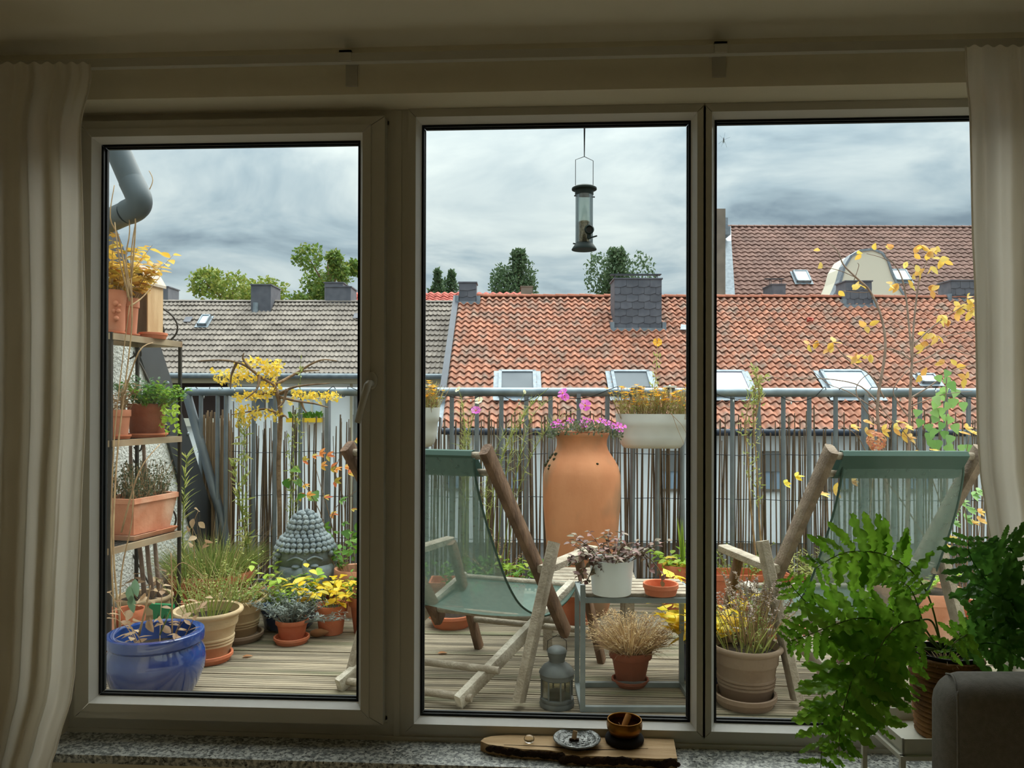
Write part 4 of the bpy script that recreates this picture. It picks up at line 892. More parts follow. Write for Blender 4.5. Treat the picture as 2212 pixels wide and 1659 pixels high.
for (a, b) in ((300, 1310), (322, 1290), (330, 1275), (308, 1285), (288, 1335), (282, 1318), (340, 1345), (352, 1350), (325, 1335), (318, 1340), (335, 1298), (345, 1330)): leafobj(qb.T, 'lf_dry', C(a, b, qb.d+rnd(-.1, .05)), rv(1)-Z*.4, rv(1), .05, .03, 'ovate')
for (a, b) in ((280, 1265), (284, 1285), (292, 1250)): leafobj(qb.T, 'lf_sage', C(a, b, qb.d), V((.1, 0, -1)), V((0, -1, .2)), .07, .034, 'ovate')
c_, dz = saucer('terracotta saucer under the beige pot next to the blue glazed pot', 449, 1440, 104, 17, 'terracotta')
qa = pot('beige_planter', 'beige banded pot of thin dry stalks next to the blue glazed pot', 'plant', 449, 1430, 1314, 146, 92, 'beige', 'beige', soil=.78, zoff=dz)
tuft(qa.T, 'stalks', qa.s, qa.rt*.55, 46, .12, .42, .004, 'lf_grass', .5, .12); bush(qa.T, qa.s, qa.rt*.6, 20, .15, .4, .6, 9, .014, .008, 'lf_weed', 'lf_weed')
c_, dz = saucer('taupe saucer under the second beige pot', 514, 1394, 108, 16, 'taupe')
q = pot('beige_planter', 'second beige banded pot behind, full of sprawling dry weeds', 'plant', 510, 1384, 1290, 130, 82, 'beige', 'beige', soil=.84, zoff=dz)
bush(q.T, q.s, q.rt*.9, 60, .06, .2, 1.3, 10, .02, .01, 'lf_grass', 'lf_weed'); tuft(q.T, 'dry_blades', q.s, q.rt*.8, 60, .12, .3, .005, 'lf_straw', 1.2, .25, bias=V((.25, -.1, 0)))
q = pot('grass_bowl', 'wide terracotta bowl of shaggy green grass behind the beige pots', 'plant', 458, 1332, 1232, 172, 110, 'bowl', 'terracotta', soil=.9)
tuft(q.T, 'grass', q.s, q.rt*.95, 1500, .08, .24, .0045, 'lf_grass', .7, .3); tuft(q.T, 'hanging_grass', q.s+V((0, -q.rt*.5, 0)), q.rt*.5, 160, .1, .24, .004, 'lf_straw', .9, .9, bias=V((.1, -.8, -.2)))
tuft(q.T, 'seed_stalks', q.s, q.rt*.9, 90, .25, .42, .0028, 'lf_straw', .8, .15)
q = pot('blue_planter', 'dark blue glazed pot of light green mint in front of the stone head', 'plant', 624, 1366, 1306, 122, 90, 'bulge', 'blue_dark', soil=.85)
big_leaves(q.T, q.s, q.rt*.7, 11, .1, .25, .4, 8, .056, .036, 'lf_lime'); bush(q.T, q.s, q.rt*.8, 24, .06, .16, .8, 7, .03, .018, 'lf_parsley')
c_, dz = saucer('small terracotta saucer under the lavender pot', 630, 1397, 76, 14, 'terracotta')
q = pot('potted_lavender', 'small terracotta pot of grey lavender in front of the blue planter', 'plant', 631, 1388, 1336, 70, 52, 'std', 'terracotta', soil=.85, zoff=dz)
bush(q.T, q.s, q.rt*.8, 90, .06, .2, .9, 16, .022, .006, 'lf_grey', 'lf_grey', 'lance')
for k in range(1): bush(q.T, q.s+V((.05, -.02, 0)), .02, 7, .16, .24, .6, 16, .022, .006, 'lf_grey', 'lf_grey', 'lance', lname='trailing_sprigs', bias=V((1.0, -.2, -.55)))
q = pot('potted_hosta', 'terracotta pot of bright yellow leaves beside the stone head', 'plant', 715, 1374, 1304, 70, 50, 'std', 'terracotta', soil=.85)
big_leaves(q.T, q.s, q.rt*.8, 16, .1, .24, .65, 6, .062, .036, 'lf_gold')
q = pot('terracotta_pot', 'tall terracotta pot by the door edge right of the yellow plant', 'pot', 768, 1335, 1226, 92, 66, 'std', 'terracotta_pale', soil=.8)
bush(q.T, q.s, q.rt*.8, 16, .1, .35, .5, 7, .045, .03, 'lf_green', 'twig_dry')
q = pot('terracotta_pot', 'dark terracotta pot in front of the tall one at the door edge', 'pot', 790, 1372, 1286, 74, 50, 'std', 'terracotta_dark', soil=.8)
bush(q.T, q.s, q.rt*.7, 12, .06, .16, .6, 6, .03, .018, 'lf_green')
q10 = pot('cane_planter', 'cream pot of thick bare canes under the plant shelf', 'plant', 312, 1396, 1284, 116, 88, 'beige', 'beige', soil=.9)
for px in ([(312, 1290), (304, 1200), (285, 1050), (282, 960)], [(330, 1290), (318, 1180), (312, 1000), (310, 955)], [(345, 1290), (336, 1190), (334, 1150)]): branch(q10.T, px, q10.d, .011, .007, 'bark_grey', 7, 'cane')
big_leaves(q10.T, q10.s, q10.rt*.4, 4, .08, .2, .6, 5, .05, .03, 'lf_dry', 'twig_dry')
q = pot('terracotta_pot', 'plain terracotta pot squeezed behind the blue glazed pot', 'pot', 280, 1432, 1314, 62, 46, 'std', 'terracotta', soil=.75)
q = pot('terracotta_pot', 'stacked small terracotta pot at the far left glass edge', 'pot', 226, 1448, 1316, 44, 34, 'bulge', 'terracotta_pale', soil=.75)
# green hand rake with handle
gt_ = thing('hand_rake', 'green plastic hand rake stuck behind the beige pot', 'tool', C(350, 1345, 3.25)); d_ = 3.2
MB().ext([C(322, 1308, d_), C(326, 1305, d_), C(372, 1307, d_), C(374, 1314, d_), C(368, 1322, d_), C(365, 1342, d_), C(358, 1342, d_), C(356, 1326, d_), C(350, 1342, d_), C(344, 1342, d_), C(342, 1322, d_), C(338, 1340, d_), C(331, 1338, d_), C(330, 1318, d_), C(322, 1313, d_)], FH*.02).build('head', 'green_plastic', gt_)
MB().tube([C(362, 1318, d_+.01), C(368, 1345, d_-.01), C(372, 1385, d_-.02), C(374, 1440, d_-.03)], .008, 8).build('handle', 'green_plastic', gt_, True)
# ---- stone buddha head
bc = onz(641, 1337, 0); bc.y += .13; BD = thing('buddha_head', 'grey stone buddha head garden statue with curled hair', 'statue', bc); db = dep(bc)
def bz(py): return C(640, py, db).z
u1 = db/F
hd = MB(); sec = [(0, 30), (.03, 34), (.1, 40), (.16, 44), (.22, 50), (.29, 55), (.36, 57), (.42, 58), (.47, 55), (.5, 48), (.53, 36), (.545, 0)]
zz_top = bz(1105)
def hring(z, hw_, fwd): return [(math.cos(a)*hw_*u1*(1.0), math.sin(a)*hw_*u1*(1.08 if math.sin(a) < 0 else 1.0)) for a in [2*PI*j/28 for j in range(28)]]
vs = []; zs = [0, .02, .06]+[bz(1215)*t for t in (.2, .32, .45, .6, .75, .9, 1.0)]
wd = [34, 36, 34, 38, 46, 53, 58, 61, 61, 57]
for z, w2 in zip(zs, wd): vs += [bc+V((x, y, z)) for x, y in hring(z, w2, 0)]
n = 28; hd.add(vs, [(i*n+j, i*n+(j+1) % n, i*n+n+(j+1) % n, i*n+n+j) for i in range(len(zs)-1) for j in range(n)]+[tuple(range((len(zs)-1)*n, len(zs)*n)), tuple(range(n))[::-1]])
face = hd.build('head', 'stone_buddha', BD, 'all')
fa = V((.30, -.954, 0)).normalized(); sa = V((-fa.y, fa.x, 0)); R0 = 58*u1        # facing slightly right
def fpt(s, z, o): return bc+fa*(math.sqrt(max(R0*R0-s*s, 0))*1.03+o)+sa*s+Z*z
nb_ = MB(); nb_.add([fpt(0, .30, .0), fpt(-.012, .29, .0), fpt(.012, .29, .0), fpt(0, .20, .034), fpt(-.022, .19, .004), fpt(.022, .19, .004), fpt(0, .18, .01)], [(0, 1, 3), (0, 3, 2), (1, 4, 3), (2, 3, 5), (4, 6, 3), (3, 6, 5)]); nb_.build('nose', 'stone_buddha', BD, 'all')
for s_ in (-1, 1):
    MB().tube(bez([fpt(s_*.01, .295, .004), fpt(s_*.045, .31, .004), fpt(s_*.085, .29, .002)], 5), .006, 6).build('brow', 'stone_buddha', BD, 'all')
    MB().sphere(fpt(s_*.045, .262, -.006), .022, 10, 8, (1.0, 1.0, .5)).build('eye', 'stone_buddha', BD, 'all')
    e_ = MB(); ec = bc+sa*(s_*R0*.98)+Z*.2; e_.sphere(ec, .03, 8, 8, (.45, .7, 2.4)); e_.build('ear', 'stone_buddha', BD, 'all')
MB().tube(bez([fpt(-.035, .145, -.012), fpt(0, .15, -.004), fpt(.035, .145, -.012)], 5), .009, 6).build('mouth', 'stone_buddha', BD, 'all')
MB().sphere(fpt(0, .325, .0), .008, 8, 6).build('urna', 'stone_buddha', BD, 'all')
cl = MB()
def crl(p, nrm, r):
    x, y, nn2 = basis(nrm, Z+V((.01, 0, 0))); M_ = cols(x, nn2, y); cl.lathe([(r*.9, -r*.6), (r*1.02, r*.2), (r*.92, r*.75), (r*.62, r*1.12), (r*.42, r*.98), (r*.3, r*1.25), (0, r*1.3)], p, 9, M=M_)
capz = zz_top; rc = 6.3*u1
hp_ = [(1106, 3), (1112, 16), (1121, 25), (1134, 31), (1147, 34), (1154, 37), (1160, 46), (1169, 53), (1182, 58), (1198, 60), (1214, 60), (1230, 59), (1246, 57)]
arc = [(0.0, V((hp_[0][1], -hp_[0][0])))]
for a, b in zip(hp_, hp_[1:]): arc.append((arc[-1][0]+math.hypot(b[0]-a[0], b[1]-a[1]), V((b[1], -b[0]))))
k = 0; s_ = 0.0
while s_ < arc[-1][0]:
    for (s0, p0_), (s1, p1_) in zip(arc, arc[1:]):
        if s0 <= s_ <= s1: q_ = p0_.lerp(p1_, (s_-s0)/(s1-s0)); t_ = (p1_-p0_).normalized(); break
    r_ = q_.x*u1; z_ = bz(-q_.y); n_ = max(1, int(2*PI*r_/(rc*2.02))); up_ = max(t_.x, 0)
    for j in range(n_):
        a = 2*PI*(j+.5*(k % 2))/n_; nr = V((math.cos(a), math.sin(a), 0)); hairline = .40-(-q_.y-1200)*.022
        if -q_.y > 1187 and nr.dot(fa) > hairline: continue
        crl(bc+nr*r_+Z*z_, nr*max(1-up_*.75, .15)+Z*up_, rc)
    k += 1; s_ += 6.3*2*.86
# core under the topknot
MB().lathe([(58*u1, bz(1215)), (56*u1, bz(1185)), (50*u1, bz(1168)), (35*u1, bz(1155)), (31*u1, bz(1138)), (22*u1, bz(1120)), (0, capz)], bc, 20).build('topknot', 'stone_buddha', BD, 'all')
cl.build('hair_curls', 'stone_buddha', BD, 'all', stuff=True)
# ---- small standard tree with yellow tufts
TP = pot('standard_tree', 'small standard tree with flat tufts of yellow leaves before the railing', 'tree', 604, 1316, 1270, 74, 54, 'std', 'terracotta', soil=.85); dT = TP.d
MB().tube(bez([TP.s, C(604, 1110, dT), C(602, 1000, dT), C(606, 905, dT), C(602, 862, dT), C(592, 832, dT)], 4), taper(21, .0135, .0105), 8).build('trunk', 'bark', TP.T, 'all')
for px in ([(592, 832), (560, 812, -.05), (530, 790, -.1), (500, 780, -.12), (465, 778, -.15), (428, 780, -.15)], [(594, 832), (640, 806, .08), (675, 785, .1), (700, 777, .1), (728, 780, .12)], [(606, 850), (630, 838, -.1), (660, 832, -.15), (712, 828, -.2)], [(604, 895), (575, 884, .05), (545, 888, .1), (498, 896, .1)], [(606, 858), (640, 866, -.1), (680, 872, -.12), (708, 880, -.14)], [(600, 845), (570, 850, .1), (530, 856, .12), (505, 858, .12)], [(560, 812, -.05), (555, 840, -.1), (530, 862, -.12)], [(512, 782, -.1), (500, 810, -.1), (498, 840, -.1)], [(592, 832), (600, 800, .1), (592, 778, .12)], [(540, 795, -.1), (525, 775, -.1), (527, 762, -.1)], [(606, 900), (615, 898, -.05), (622, 905, -.08)], [(640, 808, .08), (655, 802, .1), (690, 800, .1)], [(650, 866, -.1), (655, 880, -.1), (662, 892, -.1)], [(620, 840, -.1), (612, 868, -.1), (600, 880, -.12)]):
    branch(TP.T, px, dT, .0088, .0026, 'bark', 6)
lf = MB()
for (a, b, rx, ry, n_) in ((553, 785, 26, 12, 40), (590, 795, 22, 12, 34), (520, 800, 18, 12, 22), (480, 812, 24, 9, 26), (500, 822, 20, 9, 24), (540, 815, 30, 9, 30), (583, 815, 16, 10, 20), (555, 855, 28, 8, 34), (525, 858, 20, 8, 24), (584, 842, 20, 9, 26), (600, 788, 12, 8, 12), (535, 888, 24, 10, 28), (528, 908, 16, 10, 20), (590, 895, 12, 12, 14), (655, 854, 28, 5, 24), (690, 858, 30, 7, 30), (720, 858, 14, 7, 16), (555, 900, 16, 6, 12), (620, 872, 10, 4, 6)):
    for k in range(int(n_*1.7)): p = C(a+rnd(-rx, rx), b+rnd(-ry, ry), dT+rnd(-.09, .09)); lf.leaf(p, rv(1)+Z*.2, rv(1)+Z*.5, rnd(.018, .03), rnd(.016, .028), 'fan')
lf.build('foliage', 'lf_yellow', TP.T, stuff=True)
# ---- tall stalks and creeper between the shelf and the tree
LP = pot('stalk_planter', 'slim terracotta pot of tall green stalks between the grass bowl and the stone head', 'plant', 548, 1318, 1275, 52, 40, 'std', 'terracotta', soil=.85); dL = LP.d
for (x0_, xt, yt) in ((522, 520, 890), (530, 528, 930), (534, 505, 1000)):
    pts = bez([LP.s, C((x0_+xt)/2+4, 1120, dL), C(xt, yt, dL)], 6); MB().tube(pts, taper(len(pts), .0035, .0015), 5).build('stalk', 'stem_green', LP.T)
    ml_ = MB()
    for k in range(60): t = rnd(.3, 1)*(len(pts)-1.01); p = pts[int(t)].lerp(pts[int(t)+1], t-int(t)); ml_.leaf(p, rv(1)+Z*.7, rv(1), rnd(.03, .06), .011, 'lance')
    ml_.build('stalk_leaves', 'lf_weed', LP.T, stuff=True)
for (x0_, xt, yt) in ((625, 640, 880), (632, 622, 940), (640, 650, 770)):
    pts = bez([TP.s, C(x0_, 1120, dT), C(xt, yt, dT)], 6); MB().tube(pts, taper(len(pts), .003, .0012), 5).build('stalk', 'stem_green', TP.T)
    ml_ = MB()
    for k in range(60): t = rnd(.4, 1)*(len(pts)-1.01); p = pts[int(t)].lerp(pts[int(t)+1], t-int(t)); ml_.leaf(p+rv(.01), rv(1)+Z*.5, rv(1), rnd(.015, .04), .007, 'lance')
    ml_.build('stalk_leaves', 'lf_weed', TP.T, stuff=True)
SP = pot('spiky_plant', 'slim pot of a pale spiky stalk at the right of the plant shelf', 'plant', 408, 1368, 1300, 40, 30, 'std', 'terracotta', soil=.85)
pts = bez([SP.s, C(395, 1180, SP.d), C(398, 1060, SP.d), C(404, 985, SP.d)], 6); MB().tube(pts, taper(len(pts), .004, .002), 5).build('stalk', 'stem_green', SP.T)
ml_ = MB()
for k in range(70): t = rnd(.25, 1)*(len(pts)-1.01); p = pts[int(t)].lerp(pts[int(t)+1], t-int(t)); a = rnd(0, 2*PI); ml_.blade(p, V((math.cos(a), math.sin(a), .9)), rnd(.05, .1), .006, .12)
ml_.build('needles', 'lf_weed', SP.T, stuff=True)
for (a, b) in ((430, 1105), (418, 1120), (428, 1128), (412, 1145), (425, 1160), (442, 1165), (408, 1175), (438, 1178), (450, 1172)): leafobj(SP.T, 'lf_dry', C(a, b, SP.d-.1), rv(1)-Z*.3, rv(1), .045, .03)
branch(SP.T, [(412, 1290), (420, 1200), (416, 1140), (428, 1105)], SP.d-.1, .0025, .0012, 'twig_dry', name='dry_stem')
CR = pot('creeper', 'creeper with orange and green leaves climbing before the reed screen at the left', 'plant', 708, 1312, 1266, 60, 46, 'std', 'terracotta_dark', soil=.85); dc = CR.d
for px in ([(735, 1275), (720, 1150), (690, 1040), (675, 985)], [(730, 1275), (700, 1130), (660, 1050), (632, 1010)], [(740, 1275), (745, 1100), (725, 1010), (768, 950)], [(735, 1275), (715, 1120), (770, 1060)]): branch(CR.T, px, dc, .0035, .0012, 'bark', 5, 'vine')
for (a, b, m_) in ((654, 994, 0), (675, 986, 0), (690, 980, 0), (706, 984, 0), (694, 1006, 0), (715, 1010, 0), (724, 1014, 0), (722, 1040, 0), (654, 1050, 0), (663, 1070, 0), (645, 1072, 0), (768, 950, 0), (745, 1010, 0), (752, 1022, 0), (740, 1130, 1), (715, 1110, 0), (700, 1075, 0), (720, 1150, 1), (760, 1160, 1), (750, 1190, 1), (700, 1140, 1), (735, 1080, 1), (760, 1100, 0)): star_leaf(CR.T, C(a, b, dc+rnd(-.06, .06)), .042, 'lf_orange' if m_ == 0 else 'lf_green', 3)
for (a, b) in ((631, 1012), (640, 1036), (677, 1062), (642, 1076), (615, 1036), (668, 1075), (700, 1155), (745, 1145), (765, 1135), (755, 1180)): leafobj(CR.T, 'lf_green', C(a, b, dc+rnd(-.05, .05)), rv(.6)+V((.6, 0, -.3)), (CAM-C(a, b, dc)).normalized()+Z, .06, .05, 'heart')
# ================================================================ DECK CHAIRS
def deck_chair(label, mx, Wv, Wn, seed, rm='teak_brown'):
    fx = (lambda x: x) if not mx else (lambda x: 2845-x)
    P = lambda x, y, d: C(fx(x), y, d)
    T = P(1055, 985, 2.7); E = P(1008, 1526, 2.72); B1 = P(1219, 1358, 3.08); Fr = P(1252, 1266, 3.24); Ab = P(1163, 1224, 2.88); Af = P(1246, 1190, 3.12); Ff = P(1300, 1426, 3.23); Pt = P(1157, 1186, 2.86); Pb = P(1088, 1492, 2.76)
    E.z = max(E.z, .02); Ff.z = .0
    base = V((E.x, E.y, 0)); R_ = thing('deck_chair', label, 'chair', base)
    sg = 1 if not mx else -1; wn = Wv.normalized()
    for side in (0, 1):
        o = Wv*side; out = -wn*.034*(1 if side == 0 else -1)
        d_ = (B1-T).normalized()
        MB().bar(T+o-d_*.03, B1+o+d_*.02, .036, .064, up=wn.cross(d_), rd=.3).build('back_rail', rm, R_, True)
        d_ = (Fr-E).normalized(); MB().bar(E+o+wn*.033*(1 if side == 0 else -1), Fr+o+wn*.033*(1 if side == 0 else -1), .03, .056, up=wn.cross(d_), rd=.2).build('seat_rail', 'teak_white', R_, True)
        d_ = (Ff-Af).normalized(); MB().bar(Af+o, Ff+o-d_*.0, .028, .05, up=wn.cross(d_), rd=.2).build('front_leg', 'teak_brown', R_, True)
        d_ = (Af-Ab).normalized(); MB().bar(Ab+o+out*1.2-d_*.04, Af+o+out*1.2+d_*.05, .05, .03, up=Z, rd=.25).build('armrest', 'teak_grey', R_, True)
        d_ = (Pb-Pt).normalized(); MB().bar(Pt+o+out*1.9-d_*.03, Pb+o+out*1.9+d_*.03, .036, .062, up=wn.cross(d_), rd=.3).build('prop', 'teak_grey', R_, True)
        for q in (Pt, Pb): MB().tube([q+o+out*2.4, q+o+out*2.32], .007, 10).build('bolt', 'iron', R_)
    def rod(a, b, r, m='teak_grey', nm='crossbar'): MB().tube([a, b], r, 10).build(nm, m, R_, True)
    rod(T+wn*.01, T+Wv-wn*.01, .014, nm='top_bar'); t2 = T+(B1-T).normalized()*.075; rod(t2, t2+Wv, .013, nm='top_bar')
    rod(Fr, Fr+Wv, .014); e1 = E.lerp(Fr, .04); e2 = E.lerp(Fr, .19)+Z*.03; rod(e1, e1+Wv, .014); rod(e2-wn*.03, e2+Wv+wn*.03, .014)
    f1 = Af.lerp(Ff, .72); rod(f1, f1+Wv, .013); b1 = B1.lerp(T, .05); rod(b1, b1+Wv, .013)
    # sling: hangs from the top bar to the seat front
    ins = .1 if not mx else .08
    ctl = [P(1024, 990, 2.70), P(1027, 1030, 2.71), P(1045, 1110, 2.75), P(1072, 1195, 2.81), P(1100, 1268, 2.88), P(1132, 1314, 2.95), P(1178, 1330, 3.05), P(1220, 1302, 3.15), P(1240, 1275, 3.22), P(1250, 1258, 3.24)]
    cv = bez(ctl, 6); m = len(cv)
    def sf(u, v):
        i = v*(m-1); k = min(int(i), m-2); p = cv[k].lerp(cv[k+1], i-k); return p+Wv*((.80+.15*v)*u)-Z*.022*math.sin(PI*u)*math.sin(PI*min(v*1.05, 1))
    MB().grid(sf, 14, m-1).build('sling', 'sling', R_, 'all')
    for u_ in (0.0, 1.0): MB().tube([sf(u_, i/(m-1)) for i in range(m)], .0045, 5).build('sling_hem', 'sling_hem', R_, 'all')
    # sleeve of the sling around the top bars
    x, y, n = basis(Wv, Z); mid = (T+t2)/2; sl = MB(); ax = (t2-T).normalized(); nr = wn.cross(ax)
    lp = [T-ax*.02, T-ax*.012+nr*.018, t2+nr*.018, t2+ax*.02, t2-nr*.018, T-ax*.012-nr*.018]
    for a_, b_ in zip(lp, lp[1:]+lp[:1]): sl.add([a_+Wv*ins, a_+Wv*(1-ins), b_+Wv*(1-ins), b_+Wv*ins], [(0, 1, 2, 3)])
    sl.build('sling_sleeve', 'sling_hem', R_)
    return R_
W1v = C(757, 977, 2.88)-C(1055, 985, 2.7); W1v.z = 0
deck_chair('wooden deck chair with green mesh sling at the centre, left of the urn', False, W1v, 0, 1)
W2v = C(2112, 985, 2.70)-C(1790, 985, 2.7); W2v.z = 0
deck_chair('wooden deck chair with green mesh sling at the right, behind the fern', True, W2v, 0, 2, 'teak_mid')
# ================================================================ CENTRE GROUP
# ---- urn
uc = onz(1256, 1338, 0); dh = V((uc.x-CAM.x, uc.y-CAM.y, 0)).normalized(); uc = uc+dh*.14; du = dep(uc); k_ = du/F
UR = thing('urn', 'tall terracotta urn with pink flowers in its mouth', 'urn', uc)
pts = [(0, 0), (54*k_, 0), (58*k_, .02)]
for (py, w2) in ((1290, 64), (1210, 73), (1140, 79), (1090, 83), (1050, 84), (1025, 83), (1008, 79), (995, 72), (982, 63), (972, 57), (962, 54), (950, 54), (942, 57), (937, 59), (934, 58), (935, 52), (955, 46), (975, 46)): pts.append((w2*k_, C(1256, py, du).z))
pts.append((0, C(1256, 978, du).z)); MB().lathe(pts, uc, 44).build('body', 'urn', UR, True, angle=60)
zt = C(1256, 936, du).z; ip = MB(); ip.lathe([(0, -.09), (40*k_, -.09), (46*k_, .0), (47*k_, .012), (41*k_, .012), (38*k_, -.02), (0, -.02)], uc+Z*zt, 28); ip.build('inner_pot', 'terracotta_pale', UR, True)
ms = MB()
for (a, b, r) in ((1200, 980, 5), (1188, 988, 5), (1180, 996, 5), (1176, 1004, 6), (1186, 1004, 4), (1196, 990, 4), (1283, 997, 3), (1172, 1000, 4), (1192, 982, 4), (1184, 1010, 3)):
    p = C(a, b, du); xx = p-V((uc.x, uc.y, p.z)); rr = {True: 1}.get(True)
    import bisect
    zz = p.z; rad = 82*k_
    for i in range(3, len(pts)-6):
        if pts[i][1] <= zz <= pts[i+1][1]: t = (zz-pts[i][1])/(pts[i+1][1]-pts[i][1]+1e-9); rad = pts[i][0]+(pts[i+1][0]-pts[i][0])*t
    s_ = (p-V((uc.x, uc.y, p.z))).dot(RH); s_ = max(-rad*.995, min(rad*.995, s_)); f_ = math.sqrt(max(rad*rad-s_*s_, 0)); ms.sphere(V((uc.x, uc.y, zz))+RH*s_-FH*f_, r*k_, 8, 5, (1, .7, .8))
ms.build('moss', 'moss', UR, True)
fp = uc+Z*(zt-.01); bush(UR, fp, 46*k_, 60, .04, .12, 1.6, 12, .012, .007, 'lf_thyme', 'twig_dry', 'dia')
tr_ = MB()
for k in range(620): a = rnd(1182, 1342); e_ = ((a-1258)/80)**2; tr_.leaf(C(a, 922+e_*14+rnd(-13, 13), du-rnd(-.1, .16)), rv(1), rv(1), .021, .011, 'dia')
tr_.build('trailing_leaves', 'lf_thyme', UR, stuff=True)
def flower(T, p, r, m, nrm, k=6, cm='fl_marigold', name='flower'):
    x, y, n = basis(nrm, Z+V((.1, .02, 0))); mb = MB()
    for j in range(k): a = 2*PI*j/k+rnd(-.2, .2); mb.leaf(p, (x*math.cos(a)+n*math.sin(a))+y*.25, y, r, r*.75, 'fan')
    o = mb.build(name, m, T); MB().sphere(p+y*r*.06, r*.16, 6, 4).build('flower_centre', cm, o)
for (a, b) in ((1205, 913), (1232, 910), (1262, 908), (1275, 912), (1297, 910), (1260, 918), (1318, 918), (1326, 922), (1335, 920), (1345, 922), (1212, 922), (1340, 928), (1198, 918), (1310, 914)): flower(UR, C(a, b, du-rnd(.05, .13)), sz(9, uc), 'fl_pink', (CAM-uc).normalized()+Z*.5+rv(.4), 5)
# ---- cosmos and weeds in a long planter behind the chair
def long_box(label, px0, px1, py_base, d, h, m, dpth=.16, name='planter_box'):
    a, b = onz(px0, py_base), onz(px1, py_base); ux = (b-a).normalized(); c = (a+b)/2+V((-ux.y, ux.x, 0))*dpth/2; T = thing(name, label, 'planter', c); hx = (b-a).length/2; uy = V((-ux.y, ux.x, 0))
    loft_box(MB(), [(hx*.92, dpth*.4, 0), (hx*.985, dpth*.48, h*.84), (hx*1.0, dpth*.5, h*.85), (hx*1.0, dpth*.5, h), (hx*.96, dpth*.44, h), (hx*.94, dpth*.42, h*.8)], c, ux, uy).build('box', m, T)
    return T, c, ux, uy, hx
BX, bc2, ux2, uy2, hx2 = long_box('long terracotta planter of pink cosmos behind the central deck chair', 925, 1135, 1332, 4.0, .17, 'terracotta', .17)
d2 = dep(bc2)
for (x0_, pts_) in ((1005, [(1008, 1100), (1004, 950), (1000, 880), (992, 845)]), (1010, [(1012, 1050), (1016, 930), (1034, 868)]), (1000, [(1000, 1050), (1005, 960), (1028, 887)]), (1060, [(1075, 1040), (1110, 930), (1170, 850)]), (1070, [(1090, 1040), (1130, 900), (1185, 838)]), (1080, [(1110, 1050), (1150, 900), (1214, 850)]), (1090, [(1120, 1060), (1180, 930), (1262, 878)]), (1000, [(1003, 1090), (1000, 990), (1004, 905)]), (1055, [(1050, 1100), (1060, 1000), (1135, 845)]), (1050, [(1062, 1080), (1095, 960), (1140, 890)])):
    pts = bez([C(x0_, 1255, d2)]+[C(a, b, d2-.03) for a, b in pts_], 5); MB().tube(pts, taper(len(pts), .0028, .0012), 5).build('stem', 'lf_weed', BX)
    ml_ = MB()
    for k in range(70): t = rnd(.25, .8)*(len(pts)-1.01); p = pts[int(t)].lerp(pts[int(t)+1], t-int(t)); ml_.blade(p+rv(.006), rv(1)+Z*.8, rnd(.03, .09), .003, .1)
    ml_.build('thread_leaves', 'lf_weed', BX, stuff=True)
for (a, b, m_, r) in ((1028, 887, 'fl_pink', 11), (1216, 850, 'fl_pink', 13), (1220, 858, 'fl_pink', 10), (1264, 876, 'fl_pink', 13), (1035, 866, 'fl_white', 10), (990, 842, 'fl_white', 8), (1134, 846, 'fl_white', 5)): flower(BX, C(a, b, d2-.04), sz(r, bc2), m_, V((rnd(-.6, .6), -.5, rnd(-.2, .8))), 7)
bush(BX, bc2+Z*.14, .3, 60, .06, .16, .6, 8, .03, .016, 'lf_green'); big_leaves(BX, C(1110, 1245, d2-.03), .04, 6, .06, .12, .6, 4, .05, .04, 'lf_lime')
bush(BX, C(1080, 1250, d2), .05, 12, .12, .25, .6, 7, .014, .008, 'lf_dry', 'twig_dry')
